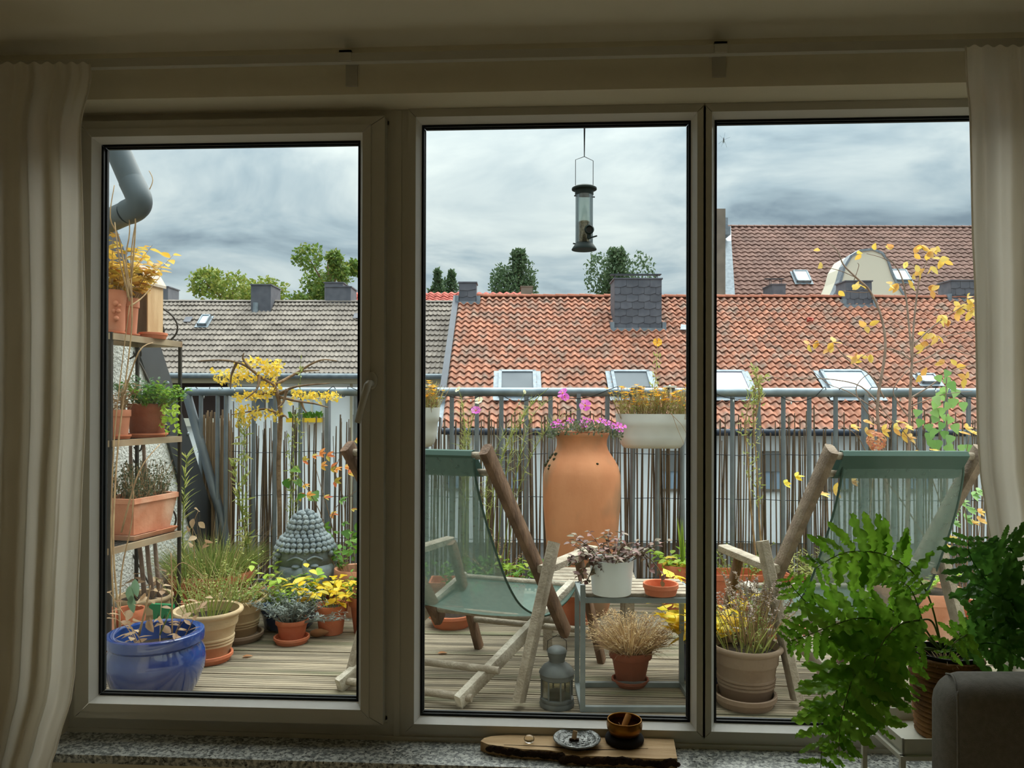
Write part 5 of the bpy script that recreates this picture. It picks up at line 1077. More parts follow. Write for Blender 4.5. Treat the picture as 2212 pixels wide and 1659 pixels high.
# ---- railing planters
def rail_planter(label, cx, w_, py0, py1, d, seed):
    c = C(cx, py1, d); T = thing('railing_planter', label, 'planter', c, 'white planters hung on the handrail'); hw_ = w_/2*d/F; z1 = C(cx, py0, d).z-c.z; dd = .085
    def ringp(s, sy, z): return [c+V((math.copysign(abs(math.cos(a))**.55, math.cos(a))*hw_*s, math.copysign(abs(math.sin(a))**.7, math.sin(a))*dd*sy, z)) for a in [2*PI*j/36 for j in range(36)]]
    lv = [(.70, .6, 0), (.78, .72, .004), (.86, .85, z1*.12), (.92, .93, z1*.35), (.945, .96, z1*.63), (.97, .985, z1*.65), (.985, 1.0, z1*.8), (1.0, 1.02, z1), (.975, .98, z1), (.955, .95, z1*.8)]
    mb = MB(); vs = []
    for s_, sy, z in lv: vs += ringp(s_, sy, z)
    n = 36; mb.add(vs, [(i*n+j, i*n+(j+1) % n, i*n+n+(j+1) % n, i*n+n+j) for i in range(len(lv)-1) for j in range(n)]+[tuple(range(n))[::-1], tuple(range((len(lv)-1)*n, len(lv)*n))]); mb.build('box', 'rail_planter', T, True, angle=50)
    for s_ in (-.36, .58):
        k = c.x+hw_*s_; MB().tube(bez([(k, c.y+dd*.9, c.z+z1*.9), (k, c.y+dd, zr+.01), (k, YR, zr+.036), (k, YR+.036, zr+.01), (k, YR+.036, zr-.04)], 4), .006, 6).build('hook', 'white_pot', T, True)
        MB().bb(k-.03, k+.03, c.y+dd*.8, YR+.02, zr+.026, zr+.036).build('hook_plate', 'white_pot', T)
    st, lfm, fl = MB(), MB(), MB()
    for k in range(330):
        b = c+V((rnd(-.9, .9)*hw_, rnd(-.8, .8)*dd, z1*.85)); H = rnd(.07, .185); d_ = (Z+rv(.3)+V(((b.x-c.x)/hw_*.25, -.1, 0))).normalized(); st.tube([b, b+d_*H*.5+rv(.006), b+d_*H], .0011, 4, False)
        for j in range(5): lfm.blade(b+d_*H*rnd(.2, .95), rv(1)+Z*.5, rnd(.015, .035), .0035, .1)
        if k < 105: flr = b+d_*H; [fl.leaf(flr, V((math.cos(a), math.sin(a), .5)), Z, .017, .014, 'fan') for a in (0, 1.2, 2.5, 3.7, 5)]
    st.build('stems', 'lf_straw', T, stuff=True); lfm.build('foliage', 'lf_weed', T, stuff=True); fl.build('blossoms', 'fl_marigold', T, stuff=True)
    return T, c
RP1, rc1 = rail_planter('white plastic planter of marigolds hung on the railing right of the urn', 1408, 156, 894, 968, 4.16, 1)
RP2, rc2 = rail_planter('white plastic planter of marigolds on the railing half behind the left window post', 872, 156, 880, 965, 4.18, 2)
pts = bez([C(1405, 890, 4.16), C(1415, 830, 4.16), C(1420, 745, 4.16)], 5); MB().tube(pts, .0018, 4).build('tall_stem', 'lf_straw', RP1)
tl_ = MB()
for k in range(50): t = rnd(.35, .9)*(len(pts)-1.01); tl_.leaf(pts[int(t)]+rv(.02), rv(1)+Z, rv(1), .025, .008, 'lance')
tl_.build('tall_leaves', 'lf_weed', RP1, stuff=True); flower(RP1, C(1420, 740, 4.16), .026, 'fl_marigold', V((0, -1, .4)), 7)
for px in ([(1440, 885), (1470, 915), (1482, 935)], [(1450, 890), (1465, 930), (1478, 960)]): branch(RP1.id_data if False else RP1, px, 4.05, .0016, .0008, 'twig_dry', 4, 'trailing_stem')
# ---- low wooden table behind the chair
LT = thing('garden_table', 'low weathered wooden slat table behind the white flower pot', 'table', onz(1275, 1375)); zt = .30
a, b = onz(1166, 1258, zt), onz(1378, 1262, zt); ux = (b-a).normalized(); uy = V((-ux.y, ux.x, 0)); Ln = (b-a).length
for k in range(5): MB().box((a+b)/2+uy*(.035+k*.066)-Z*.009, (Ln, .056, .018), cols(ux, uy, Z)).build('slat', 'teak_grey', LT)
for (t_, s_) in ((.08, .03), (.92, .03), (.08, .29), (.92, .29)): p = a+ux*Ln*t_+uy*s_; MB().bar(V((p.x, p.y, 0)), V((p.x, p.y, zt-.018)), .04, .04, up=V((0, 1, 0))).build('leg', 'teak_grey', LT)
mb = MB()
for s_ in (.012, .31): mb.box((a+b)/2+uy*s_-Z*.04, (Ln*.96, .02, .045), cols(ux, uy, Z))
for t_ in (.03, .97): mb.box(a+ux*Ln*t_+uy*.16-Z*.04, (.02, .3, .045), cols(ux, uy, Z))
mb.build('apron', 'teak_grey', LT)
# ---- metal plant table in front
fl0 = onz(1258.5, 1536); zt = .40
fx = RH; fy = FH; Wt, Dt = .40, .235; o_ = fl0; MT = thing('plant_table', 'grey metal frame table with slatted top near the window', 'table', fl0)
def mp_(a, b, z): return V((o_.x, o_.y, z))+fx*a+fy*b
for (a, b) in ((0, 0), (Wt, 0), (0, Dt), (Wt, Dt)): MB().bar(mp_(a, b, 0), mp_(a, b, zt), .018, .018, up=V((0, 1, 0))).build('leg', 'table_metal', MT)
for z in (zt-.009, .009):
    for (a, b, c, d) in ((0, 0, Wt, 0), (0, Dt, Wt, Dt), (0, 0, 0, Dt), (Wt, 0, Wt, Dt)): MB().bar(mp_(a, b, z), mp_(c, d, z), .0175, .018).build('rail', 'table_metal', MT)
for k in range(5): MB().bar(mp_(.012, .022+k*.048, zt+.006), mp_(Wt-.012, .022+k*.048, zt+.006), .038, .014).build('slat', 'teak_grey', MT)
ztt = zt+.0135
MB().bar(mp_(0, 0, zt), mp_(0, 0, zt+.045), .018, .018, up=V((0, 1, 0))).build('corner_stub', 'table_metal', MT)
q = pot('potted_succulent', 'white pot of trailing purple succulents on the metal table', 'plant', 1321, 1291, 1206, 98, 82, 'bucket', 'white_pot', ztt, soil=.9)
big_leaves(q.T, q.s, q.rt*.8, 26, .06, .15, 1.2, 9, .026, .019, 'lf_succulent', 'lf_succulent', 'ovate', .0025)
for px in ([(1280, 1195), (1255, 1200), (1225, 1205)], [(1282, 1200), (1262, 1230), (1250, 1245)], [(1290, 1205), (1275, 1240), (1268, 1255)], [(1300, 1205), (1295, 1235), (1292, 1245)], [(1350, 1195), (1335, 1215), (1320, 1232)], [(1360, 1200), (1390, 1200), (1405, 1235)], [(1340, 1190), (1380, 1190), (1420, 1225), (1430, 1255)], [(1320, 1195), (1310, 1180), (1300, 1178)], [(1335, 1195), (1345, 1180), (1370, 1172)], [(1275, 1200), (1240, 1220), (1232, 1212)]):
    pts = branch(q.T, px, q.d-.05, .0026, .0016, 'lf_succulent', 5, 'trailing_stem')
    for k in range(9): t = rnd(.2, 1)*(len(pts)-1.01); leafobj(q.T, 'lf_succulent', pts[int(t)].lerp(pts[int(t)+1], t-int(t)), rv(1), rv(1)+Z, rnd(.02, .03), .018, 'ovate')
saucer('empty terracotta saucer on the metal table', 1427, 1291, 76, 24, 'terracotta', ztt)
# ---- pot of dry grass under the table
c_, dz = saucer('terracotta saucer under the dry grass pot', 1361, 1490, 80, 13, 'terracotta_dark')
q = pot('dry_grass', 'terracotta pot of bushy straw coloured dry grass under the metal table', 'plant', 1362, 1482, 1402, 92, 62, 'std', 'terracotta_dark', soil=.9, zoff=dz)
tuft(q.T, 'straw', q.s, q.rt*.8, 700, .08, .18, .0034, 'lf_straw', 1.15, .2); bush(q.T, q.s, q.rt*.8, 260, .09, .18, 1.2, 5, .014, .005, 'lf_straw', 'lf_dry', 'lance', start=.72, lname='seed_heads', rs=.0008); tuft(q.T, 'straw_fringe', q.s, q.rt*.9, 160, .1, .17, .004, 'lf_dry', 1.8, .35)
# ---- lantern
lc = onz(1205, 1537, 0)+FH*.06; LN = thing('lantern', 'grey metal candle lantern with glass sides on the deck', 'lantern', lc); dl = dep(lc); k_ = dl/F
def lz(py): return C(1205, py, dl).z
MB().lathe([(0, 0), (37*k_, 0), (38*k_, .008), (36*k_, .018), (37*k_, .02), (36*k_, .03), (33*k_, .032), (0, .032)], lc, 32).build('base', 'lantern_metal', LN, True, angle=50)
zA, zB = lz(1462), .03
rf = [(0, zA-.004), (34*k_, zA-.004), (37*k_, zA), (37*k_, lz(1455)), (39*k_, lz(1452)), (38*k_, lz(1449)), (30*k_, lz(1438)), (21*k_, lz(1432)), (17*k_, lz(1428)), (17*k_, lz(1424)), (20*k_, lz(1415)), (20.5*k_, lz(1409)), (22*k_, lz(1407)), (21*k_, lz(1404)), (17*k_, lz(1400)), (9*k_, lz(1396)), (0, lz(1395))]
MB().lathe(rf, lc, 32).build('roof', 'lantern_metal', LN, True, angle=40)
for j in range(8):
    a = 2*PI*(j+.3)/8; p = lc+V((math.cos(a)*34*k_, math.sin(a)*34*k_, 0)); MB().tube([p+Z*.028, p+Z*zA], .0035, 6).build('upright', 'lantern_metal', LN, True)
    a2 = 2*PI*(j+1.3)/8; p2 = lc+V((math.cos(a2)*33*k_, math.sin(a2)*33*k_, 0)); p1 = lc+V((math.cos(a)*33*k_, math.sin(a)*33*k_, 0)); MB().ext([p1+Z*.03, p2+Z*.03, p2+Z*zA, p1+Z*zA], (lc+V((0, 0, 0))-(p1+p2)/2).normalized()*.002).build('glass', 'lantern_glass', LN)
MB().lathe([(0, 0), (16*k_, 0), (16*k_, .02), (0, .02)], lc+Z*.032, 16).build('candle_cup', 'lantern_metal', LN, True)
MB().tube([lc+RH*(-21*k_)+Z*lz(1408), lc+RH*(-20*k_)+Z*lz(1384), lc+RH*(2*k_)+Z*lz(1371), lc+RH*(20*k_)+Z*lz(1384), lc+RH*(21*k_)+Z*lz(1408)], .0015, 5).build('handle', 'iron', LN)
# ---- other pots round the chairs
q = pot('terracotta_pot', 'low terracotta pot on the deck under the central deck chair', 'pot', 975, 1362, 1322, 104, 76, 'std', 'terracotta', soil=.8)
q = pot('terracotta_pot', 'terracotta pot behind the deck chair crossbar near the low table', 'pot', 1245, 1352, 1268, 84, 60, 'std', 'terracotta', soil=.8)
q = pot('potted_hosta', 'terracotta pot of green and yellow leaves left of the middle window post', 'plant', 1462, 1320, 1216, 84, 62, 'std', 'terracotta', soil=.9)
big_leaves(q.T, q.s, q.rt*.7, 10, .06, .16, .7, 6, .055, .036, 'lf_lime', shape='ovate'); big_leaves(q.T, q.s+V((.05, -.04, -.02)), .03, 6, .05, .12, .9, 5, .055, .036, 'lf_gold')
pts = branch(q.T, [(1476, 1220), (1474, 1170), (1470, 1125)], q.d, .003, .0015, 'stem_green', name='stalk'); ml_ = MB()
for k in range(16): ml_.blade(C(1475+rnd(-3, 3), 1215, q.d), V((rnd(-.12, .12), 0, 1)), rnd(.12, .26), .012, .03)
ml_.build('sword_leaves', 'lf_lime', q.T, stuff=True)
q = pot('blue_planter', 'blue pot of large yellow leaves behind the middle window post', 'plant', 1516, 1482, 1385, 96, 74, 'bulge', 'blue_dark', soil=.9)
big_leaves(q.T, q.s, q.rt*.8, 20, .1, .3, .55, 7, .075, .048, 'lf_gold', shape='heart')
c_, dz = saucer('large taupe saucer under the banded pot in front of the right chair', 1609, 1542, 134, 26, 'taupe')
q = pot('taupe_planter', 'large taupe banded pot of faded lavender in front of the right chair', 'plant', 1611, 1530, 1388, 158, 108, 'beige', 'taupe', soil=.82, zoff=dz)
bush(q.T, q.s, q.rt*.75, 30, .12, .28, .35, 12, .014, .006, 'lf_grass', 'lf_weed', 'lance', lname='green_foliage'); bush(q.T, q.s+V((.02, 0, .04)), q.rt*.6, 60, .16, .31, .5, 30, .012, .007, 'lf_faded', 'twig_dry', 'dia', start=.5, lname='seed_heads')
tuft(q.T, 'blades', q.s, q.rt*.7, 24, .12, .26, .006, 'lf_weed', .6, .2)
B2, bc3, ux3, uy3, hx3 = long_box('red terracotta planter box behind the armrest of the right chair', 1535, 1712, 1322, 4, .19, 'terracotta', .19)
bush(B2, bc3+Z*.17, .14, 30, .05, .2, .6, 7, .02, .012, 'lf_grass', 'lf_weed'); big_leaves(B2, bc3+ux3*.1+Z*.17, .05, 6, .06, .15, .6, 5, .04, .028, 'lf_lime')
dW = dep(bc3)
for px in ([(1648, 1225), (1640, 1120), (1634, 1000), (1628, 900), (1632, 830)], [(1636, 1225), (1622, 1100), (1616, 1000), (1610, 920), (1624, 850), (1655, 812)], [(1632, 900), (1640, 850), (1630, 800)]):
    pts = branch(B2, px, dW, .006, .0022, 'twig_dry', 6, 'stalk'); ml_ = MB()
    for k in range(110): t = rnd(.3, 1)*(len(pts)-1.01); ml_.leaf(pts[int(t)].lerp(pts[int(t)+1], t-int(t))+rv(.022), rv(1)+Z*.6, rv(1), rnd(.015, .04), .008, 'lance')
    ml_.build('stalk_leaves', 'lf_weed', B2, stuff=True)
for k in range(3):
    c_, dz = saucer(('bottom', 'middle', 'top')[k]+' terracotta saucer of the stack under the right deck chair', 1690, 1385, 100-k*8, 17, ('terracotta', 'terracotta_pale', 'terracotta')[k], 0.0 if k == 0 else zst, c=None if k == 0 else cst); cst = c_ if k == 0 else cst; zst = sz(17, cst)*(k+1)
B3, bc4, ux4, uy4, hx4 = long_box('brown terracotta planter box of weeds under the reed screen at the right', 1725, 1838, 1325, 4, .15, 'terracotta_dark', .17)
bush(B3, bc4+Z*.13, .12, 50, .08, .2, .7, 9, .035, .009, 'lf_weed', 'lf_weed', 'lance')
# ---- young tree at the right with autumn leaves
AT = pot('young_tree', 'young bare tree with a few yellow autumn leaves at the right railing', 'tree', 1935, 1340, 1262, 90, 66, 'std', 'terracotta', soil=.9); dA = AT.d
for px, r0 in (([(1925, 1270), (1918, 1100), (1908, 990), (1895, 880), (1912, 760), (1905, 690), (1880, 630), (1850, 600), (1822, 572), (1808, 540), (1780, 520), (1766, 516)], .0085), ([(1955, 1270), (1960, 1100), (1963, 980), (1966, 860), (1970, 780), (1974, 700), (1983, 620), (1990, 590), (2005, 560), (2018, 545)], .0085), ([(1970, 780), (1966, 730), (1958, 650), (1948, 600), (1930, 568), (1914, 555), (1916, 540)], .005),
    ([(1972, 770), (2010, 745), (2050, 725), (2110, 716)], .004), ([(1974, 745), (2010, 710), (2050, 680), (2100, 650)], .004), ([(1972, 785), (2000, 775), (2040, 755), (2080, 762), (2110, 770)], .0035), ([(1970, 780), (1930, 755), (1880, 760), (1850, 780)], .0035), ([(1910, 860), (1880, 810), (1840, 785), (1800, 745), (1770, 740), (1745, 745)], .004), ([(1905, 880), (1860, 835), (1800, 820), (1740, 818), (1690, 820), (1640, 800)], .0035), ([(1912, 900), (1870, 870), (1830, 845), (1790, 830), (1760, 805)], .003), ([(1966, 860), (2000, 840), (2060, 800), (2110, 788)], .004), ([(1915, 940), (1880, 900), (1850, 850), (1860, 820), (1890, 805), (1908, 830)], .003), ([(1962, 900), (1940, 870), (1930, 840), (1960, 800), (1975, 790)], .003), ([(1960, 960), (1920, 900), (1870, 850)], .003), ([(1965, 880), (2010, 860), (2050, 850), (2100, 845)], .003), ([(1845, 605), (1855, 575), (1852, 568)], .002), ([(1850, 600), (1815, 585), (1775, 575)], .002), ([(1930, 568), (1900, 555), (1872, 548)], .002), ([(1990, 590), (1975, 575), (1955, 560)], .002), ([(1880, 630), (1860, 632), (1815, 628)], .002)):
    branch(AT.T, px, dA, r0*1.15, .0014, 'bark_grey', 6)
for (a, b, k) in ((1990, 530, 3), (2005, 545, 3), (2020, 535, 3), (2030, 560, 3), (1975, 548, 2), (1960, 565, 2), (2010, 575, 2), (2040, 560, 2), (1975, 595, 2), (1985, 588, 2), (1970, 622, 2), (2005, 620, 2), (2012, 628, 2), (1925, 615, 2), (1940, 612, 2), (1860, 548, 2), (1888, 540, 1), (1775, 568, 1), (1766, 535, 1), (1855, 615, 3), (1840, 620, 1), (1812, 628, 1), (1930, 535, 2), (2090, 645, 3), (2100, 655, 3), (2075, 660, 3), (2065, 675, 3), (2110, 665, 3), (2035, 680, 3), (2030, 690, 2), (2045, 690, 2), (2100, 675, 3), (2015, 720, 3), (2025, 725, 2), (2000, 718, 2), (1990, 740, 3), (1995, 752, 3), (1765, 735, 2), (1745, 745, 2), (1800, 740, 3), (1790, 755, 3), (1850, 770, 2), (1860, 768, 2), (1880, 765, 2), (1870, 705, 2), (1878, 702, 1), (2040, 785, 2), (1990, 812, 3), (2085, 818, 3), (2065, 790, 2), (1840, 775, 2)):
    p = C(a, b, dA+rnd(-.06, .06))
    for j in range(k): leafobj(AT.T, 'lf_autumn', p, rv(1)+V((0, 0, -.2)), (CAM-p).normalized()+rv(.8), rnd(.04, .062), rnd(.026, .036), 'ovate')
GB = pot('birch_sapling', 'slender green leaved sapling beside the young tree', 'plant', 2045, 1345, 1290, 80, 60, 'std', 'terracotta', soil=.9); dG = GB.d
branch(GB.T, [(2045, 1295), (2046, 1000), (2044, 850), (2046, 790)], dG, .005, .0018, 'bark_grey', 6, 'stem')
for (a, b) in ((2048, 800), (2042, 815), (2050, 825), (2038, 835), (2030, 845), (2025, 865), (2020, 855), (2035, 880), (2050, 870), (2060, 860), (2080, 868), (2015, 885), (2022, 900), (2040, 895), (2055, 900), (2062, 915), (2035, 912), (2020, 925), (2005, 915), (1990, 905), (2010, 935), (2040, 930), (2055, 940), (2030, 950), (2045, 960), (2020, 965), (2060, 970), (2075, 960), (2010, 950), (2085, 975), (2035, 985), (2055, 985), (1985, 885), (2070, 985), (2095, 960), (2025, 810), (2065, 840)):
    p = C(a, b, dG+rnd(-.08, .08)); leafobj(GB.T, 'lf_birch', p, V((rnd(-.6, .6), rnd(-.4, .4), -1)), (CAM-p).normalized()+rv(.6), rnd(.042, .062), rnd(.036, .05), 'heart')
CV = pot('creeper', 'creeper with yellow and orange leaves along the reed screen at the far right', 'plant', 2080, 1370, 1300, 80, 60, 'std', 'terracotta', soil=.9); dV = CV.d
for px in ([(2080, 1300), (2050, 1150), (2000, 1000), (1950, 930), (1940, 915)], [(2085, 1300), (2090, 1150), (2080, 1050), (2095, 930)], [(2080, 1300), (2040, 1200), (2010, 1170)], [(2078, 1300), (1960, 1100), (1890, 1010), (1850, 940), (1812, 920)], [(2090, 1300), (2110, 1180), (2120, 1110)], [(2075, 1300), (2030, 1240), (2060, 1190), (2110, 1170)], [(2075, 1300), (2010, 1260), (1990, 1220), (2050, 1220)], [(2085, 1300), (2070, 1220), (2010, 1200)]): branch(CV.T, px, dV, .0038, .0013, 'bark', 5, 'vine')
for (a, b, m_) in ((1940, 912, 0), (1955, 922, 0), (1948, 940, 0), (1962, 945, 0), (1930, 925, 0), (1838, 922, 0), (1868, 912, 0), (1870, 935, 0), (1905, 930, 0), (1975, 980, 0), (1990, 985, 0), (2010, 972, 0), (2000, 990, 0), (2085, 925, 0), (2098, 935, 0), (2075, 935, 0), (2050, 985, 0), (2045, 1092, 1), (2060, 1100, 1), (2075, 1085, 1), (2090, 1100, 1), (2050, 1115, 1), (2100, 1070, 1), (2085, 1120, 1), (2040, 1180, 0), (2050, 1165, 0), (2020, 1190, 0), (2100, 1130, 0), (2115, 1125, 0), (2112, 1105, 0), (1718, 1030, 2), (1694, 1045, 2), (1772, 1068, 0), (1800, 1060, 0), (1840, 1040, 0), (1880, 985, 0), (1900, 990, 0), (1925, 985, 0), (1890, 978, 2), (1868, 1000, 2), (2110, 1060, 1), (2060, 1130, 1), (2035, 1120, 1)):
    star_leaf(CV.T, C(a, b, dV+rnd(-.05, .05)), .045, ('lf_autumn', 'lf_birch', 'lf_gold')[m_], 3 if m_ != 1 else 4)
hb = C(1893, 953, dA-.05); hs = MB()
for k in range(190):
    v_ = rv(1); v_.normalize(); hs.leaf(hb+v_*sz(19, hb), v_.cross(V((.3, .5, .8)))+rv(.3), v_, .016, .014, 'ovate')
HG = pot('hydrangea', 'faded pink hydrangea bloom on a stem above the right deck chair', 'plant', 1868, 1335, 1275, 46, 36, 'std', 'terracotta', soil=.9)
hs.build('bloom', 'fl_hydrangea', HG.T, stuff=True); branch(HG.T, [(1868, 1280), (1880, 1100), (1892, 970)], HG.d, .003, .002, 'twig_dry', 5, 'stem')
q = pot('fern_pot', 'large terracotta pot with a pale green garden fern behind the house fern', 'plant', 1995, 1400, 1268, 160, 116, 'bowl', 'terracotta_pale', soil=.9)
for k in range(9):
    a = -PI/2+(k-4)*.45; L = rnd(.14, .22); d_ = V((math.cos(a), math.sin(a)*.8, .75)); pts = bez([q.s, q.s+d_*L*.6, q.s+d_*L+V((d_.x, d_.y, -.5))*L*.5], 5); mb = MB().tube(pts, .0015, 4, False)
    for i in range(1, len(pts)):
        t = (pts[i]-pts[i-1]).normalized(); s_ = t.cross(Z).normalized()
        for g in (-1, 1): mb.leaf(pts[i], s_*g+t*.4, Z, .05*(1-.75*i/len(pts)), .014, 'lance')
    mb.build('frond', 'lf_lime', q.T)
q = pot('terracotta_pot', 'small upper terracotta pot at the edge of the right curtain', 'pot', 2152, 1392, 1300, 56, 42, 'std', 'terracotta', soil=.9)
# small leaves lying on the deck
for (a, b, nm) in ((945, 1412, 'by the chair foot'), (1785, 1440, 'near the right chair leg'), (523, 1419, 'in front of the beige pots')):
    p = onz(a, b, .002); o = MB().leaf(p, V((1, .4, .06)), Z, .045, .026).build('fallen_leaf', 'dead_leaf', None, at=p); tag(o, 'fallen dry leaf lying on the deck '+nm, 'leaf')
sp_ = onz(690, 1376, 0); o = MB().lathe([(.0, -.045), (.012, -.04), (.02, -.015), (.018, .01), (.008, .035), (0, .045)], sp_+Z*.02, 10, M=Matrix.Rotation(1.45, 3, 'Y')).build('snail_shell', 'dead_leaf', None, True, at=sp_); o.name = 'pine_cone'; tag(o, 'small brown cone lying beside the yellow plant pot', 'cone')
# ---- bird feeder on a beam
df = 3.0
fc = C(1262, 460, df); FD = thing('bird_feeder', 'hanging tube bird feeder half full of seeds', 'bird feeder', C(1262, 540, df)); k_ = df/F
def fz(py): return V((fc.x, fc.y, C(1262, py, df).z))
tube_r = 19*k_
MB().lathe([(tube_r, 0), (tube_r, (fz(418)-fz(530)).z), (tube_r-.0025, (fz(418)-fz(530)).z), (tube_r-.0025, .0)], fz(530), 28).build('tube', 'feeder_tube', FD, True)
MB().lathe([(0, 0), (tube_r-.003, 0), (tube_r-.003, (fz(480)-fz(530)).z-.004), (tube_r*.5, (fz(478)-fz(530)).z), (0, (fz(480)-fz(530)).z)], fz(530), 20).build('seeds', 'seeds', FD, True)
MB().lathe([(0, 0), (27*k_, 0), (27*k_, .003), (24*k_, .012), (19*k_, .024), (17*k_, .03), (0, .03)], fz(540), 28).build('base', 'feeder_green', FD, True)
MB().lathe([(0, -.018), (20*k_, -.018), (20*k_, 0), (27*k_, .002), (27*k_, .008), (22*k_, .014), (0, .017)], fz(411), 28).build('lid', 'feeder_green', FD, True)
MB().tube([fz(424)-RH*(22*k_)+Z*.002, fz(424)+RH*(23*k_)-Z*.003], .0025, 6).build('pin', 'black_plastic', FD)
pc = fz(500)+RH*(9*k_)-FH*(tube_r*.86)
MB().lathe([(6*k_, 0), (10*k_, 0), (10.5*k_, .006), (8*k_, .012), (6.5*k_, .008), (6*k_, .002)], pc, 18, M=cols(RH, Z, -FH)).build('port', 'feeder_green', FD, True)
MB().lathe([(0, 0), (6*k_, 0), (6*k_, .004), (0, .004)], pc, 14, M=cols(RH, Z, -FH)).build('port_opening', 'black_plastic', FD)
MB().bar(pc-Z*.016, pc-Z*.035+FH*-.004, .014, .008).build('port_foot', 'feeder_green', FD); MB().tube([pc-Z*.033-RH*.002, pc-Z*.028+RH*.028-FH*.02], .0032, 8).build('perch', 'feeder_green', FD); MB().tube([fz(527)-RH*(18*k_), fz(526)-RH*(24*k_)], .003, 8).build('perch', 'feeder_green', FD)
MB().tube([fz(411)-RH*(19*k_), fz(345)-RH*(19*k_), fz(338), fz(347)+RH*(19*k_), fz(411)+RH*(19*k_)], .0014, 6).build('wire_handle', 'wire', FD)
zbm = 2.36; MB().tube([fz(338), V((fc.x-.004, fc.y, zbm))], .0018, 5).tube([fz(338), V((fc.x+.006, fc.y, zbm))], .0018, 5).build('string', 'black_wire', FD)
bo_ = MB().bb(fc.x-.035, fc.x+.035, YO+.04, fc.y+.2, zbm, zbm+.1).build('beam', 'weathered_wood', None, at=(fc.x, YO+.04, zbm)); tag(bo_, 'wooden beam above the window that carries the bird feeder', 'beam')
# ================================================================ INTERIOR
def interp(tab, y):
    if y <= tab[0][0]: return tab[0][1]
    for (a, b), (c, d) in zip(tab, tab[1:]):
        if y <= c: t = (y-a)/(c-a); t = t*t*(3-2*t)*.5+t*.5; return b+(d-b)*t
    return tab[-1][1]
# ---- curtains
eL = [(135, 194), (165, 196), (200, 190), (235, 178), (280, 172), (500, 177), (700, 181), (900, 179), (1100, 170), (1300, 162), (1450, 156), (1500, 150), (1600, 122), (1660, 103), (2080, 60)]
def curtL(u, v):
    py = 136+v*(2062-136); e = interp(eL, py); x = -330+(e+330)*u; g = 1-math.exp(-v*9)
    ph = 2*PI*(7.0*u+.22*math.sin(2.2*v+u*5)); A = (.010+.028*g)*(1-.15*u)*(1.0+.25*math.sin(u*17))
    f_ = math.sin(ph)+.28*math.sin(2.3*ph+1.2+3*v)
    d = 1.955+A*f_+.01*math.sin(9*v+4*u)*g-(1-g)*.006*math.sin(ph*3)
    p = C(x+5*math.cos(ph)*g, py+(1-g)*3*math.sin(ph*3), d); return p
CL = thing('curtain', 'off white curtain gathered at the left of the window', 'curtain', C(60, 2062, 1.96)); MB().grid(curtL, 190, 70).build('cloth', 'curtain', CL, 'all')
hm = MB(); hm.tube([curtL(1.0, i/70) for i in range(71)], .0022, 5); hm.build('hem', 'curtain', CL, 'all')
eR = [(98, 2086), (160, 2088), (250, 2096), (400, 2099), (500, 2101), (640, 2107), (800, 2110), (930, 2112), (1020, 2118), (1100, 2130), (1180, 2142), (1400, 2165), (1659, 2180), (2080, 2190)]
def curtR(u, v):
    py = 99+v*(2110-99); e = interp(eR, py); x = e+(2640-e)*u; g = 1-math.exp(-v*9)
    ph = 2*PI*(6.0*u+.18*math.sin(1.7*v+u*4))+2.2; A = .010+.024*g
    d = 1.83+A*(math.sin(ph)+.3*math.sin(2.1*ph+2*v))+.006*math.sin(8*v+5*u)*g
    return C(x, py+(1-g)*3*math.sin(ph*3), d)
CR_ = thing('curtain', 'off white curtain hanging at the right edge above the fern', 'curtain', C(2300, 2090, 1.84)); MB().grid(curtR, 150, 70).build('cloth', 'curtain', CR_, 'all')
hm = MB(); hm.tube([curtR(0.0, i/70) for i in range(71)], .0022, 5); hm.build('hem', 'curtain', CR_, 'all')
# ---- curtain track with two brackets
YT = -.245; ztk = ony(760, 127, YT).z; TK = thing('curtain_track', 'slim white curtain track fixed under the ceiling', 'curtain track', (0, YT, ztk))
MB().bb(-1.9, 1.9, YT-.011, YT+.011, ztk-.010, ztk+.010).build('track', 'pvc', TK)
MB().bb(-1.9, 1.9, YT-.012, YT-.008, ztk-.0125, ztk-.0095).build('track_lip', 'pvc', TK)
for (a, b, c, d) in ((748, 773, 736, 762), (1538, 1567, 1541, 1568)):
    x0_, x1_ = ony(a, 160, YI).x, ony(b, 160, YI).x; zt_ = ztk+.012; zb2 = ony(a, 188 if a < 1000 else 168, YI).z
    MB().bb(x0_, x1_, YI-.006, YI, zb2, zt_).build('bracket_plate', 'pvc', TK)
    x0_, x1_ = ony(c, 127, YT).x, ony(d, 127, YT).x; MB().bb(x0_, x1_, YT-.016, YI-.004, ztk+.010, ztk+.016).bb(x0_, x1_, YT-.016, YT-.0112, ztk-.011, ztk+.016).build('bracket_clip', 'pvc', TK)
# ---- rough board on the sill
zB = Z0+.026
pb_ = [(1038, 1601), (1046, 1594), (1062, 1590), (1100, 1587), (1180, 1585), (1300, 1584), (1400, 1585), (1452, 1587), (1457, 1605), (1463, 1638), (1420, 1639), (1360, 1636), (1310, 1634), (1250, 1632), (1222, 1630), (1215, 1624), (1180, 1620), (1130, 1618), (1085, 1612), (1055, 1608)]
top = [onz(a, b, zB) for a, b in pb_]
for p in top: p.y = min(p.y, -.0785)
bo = thing('board', 'rough live edge wooden board on the granite sill', 'board', (top[5]+top[12])/2-Z*.026)
MB().ext([p-Z*.0255 for p in top], Z*.0255).build('plank', 'board_wood', bo)
bk_ = MB()
for k in range(9, 19):
    a, b = top[k], top[k+1 if k+1 < len(top) else 0]
    for j in range(5): p = a.lerp(b, (j+.5)/5); bk_.sphere(p-Z*.012+V((rnd(-.003, .003), -.001, rnd(-.004, .004))), rnd(.008, .012), 6, 4, (1.5, .5, .95))
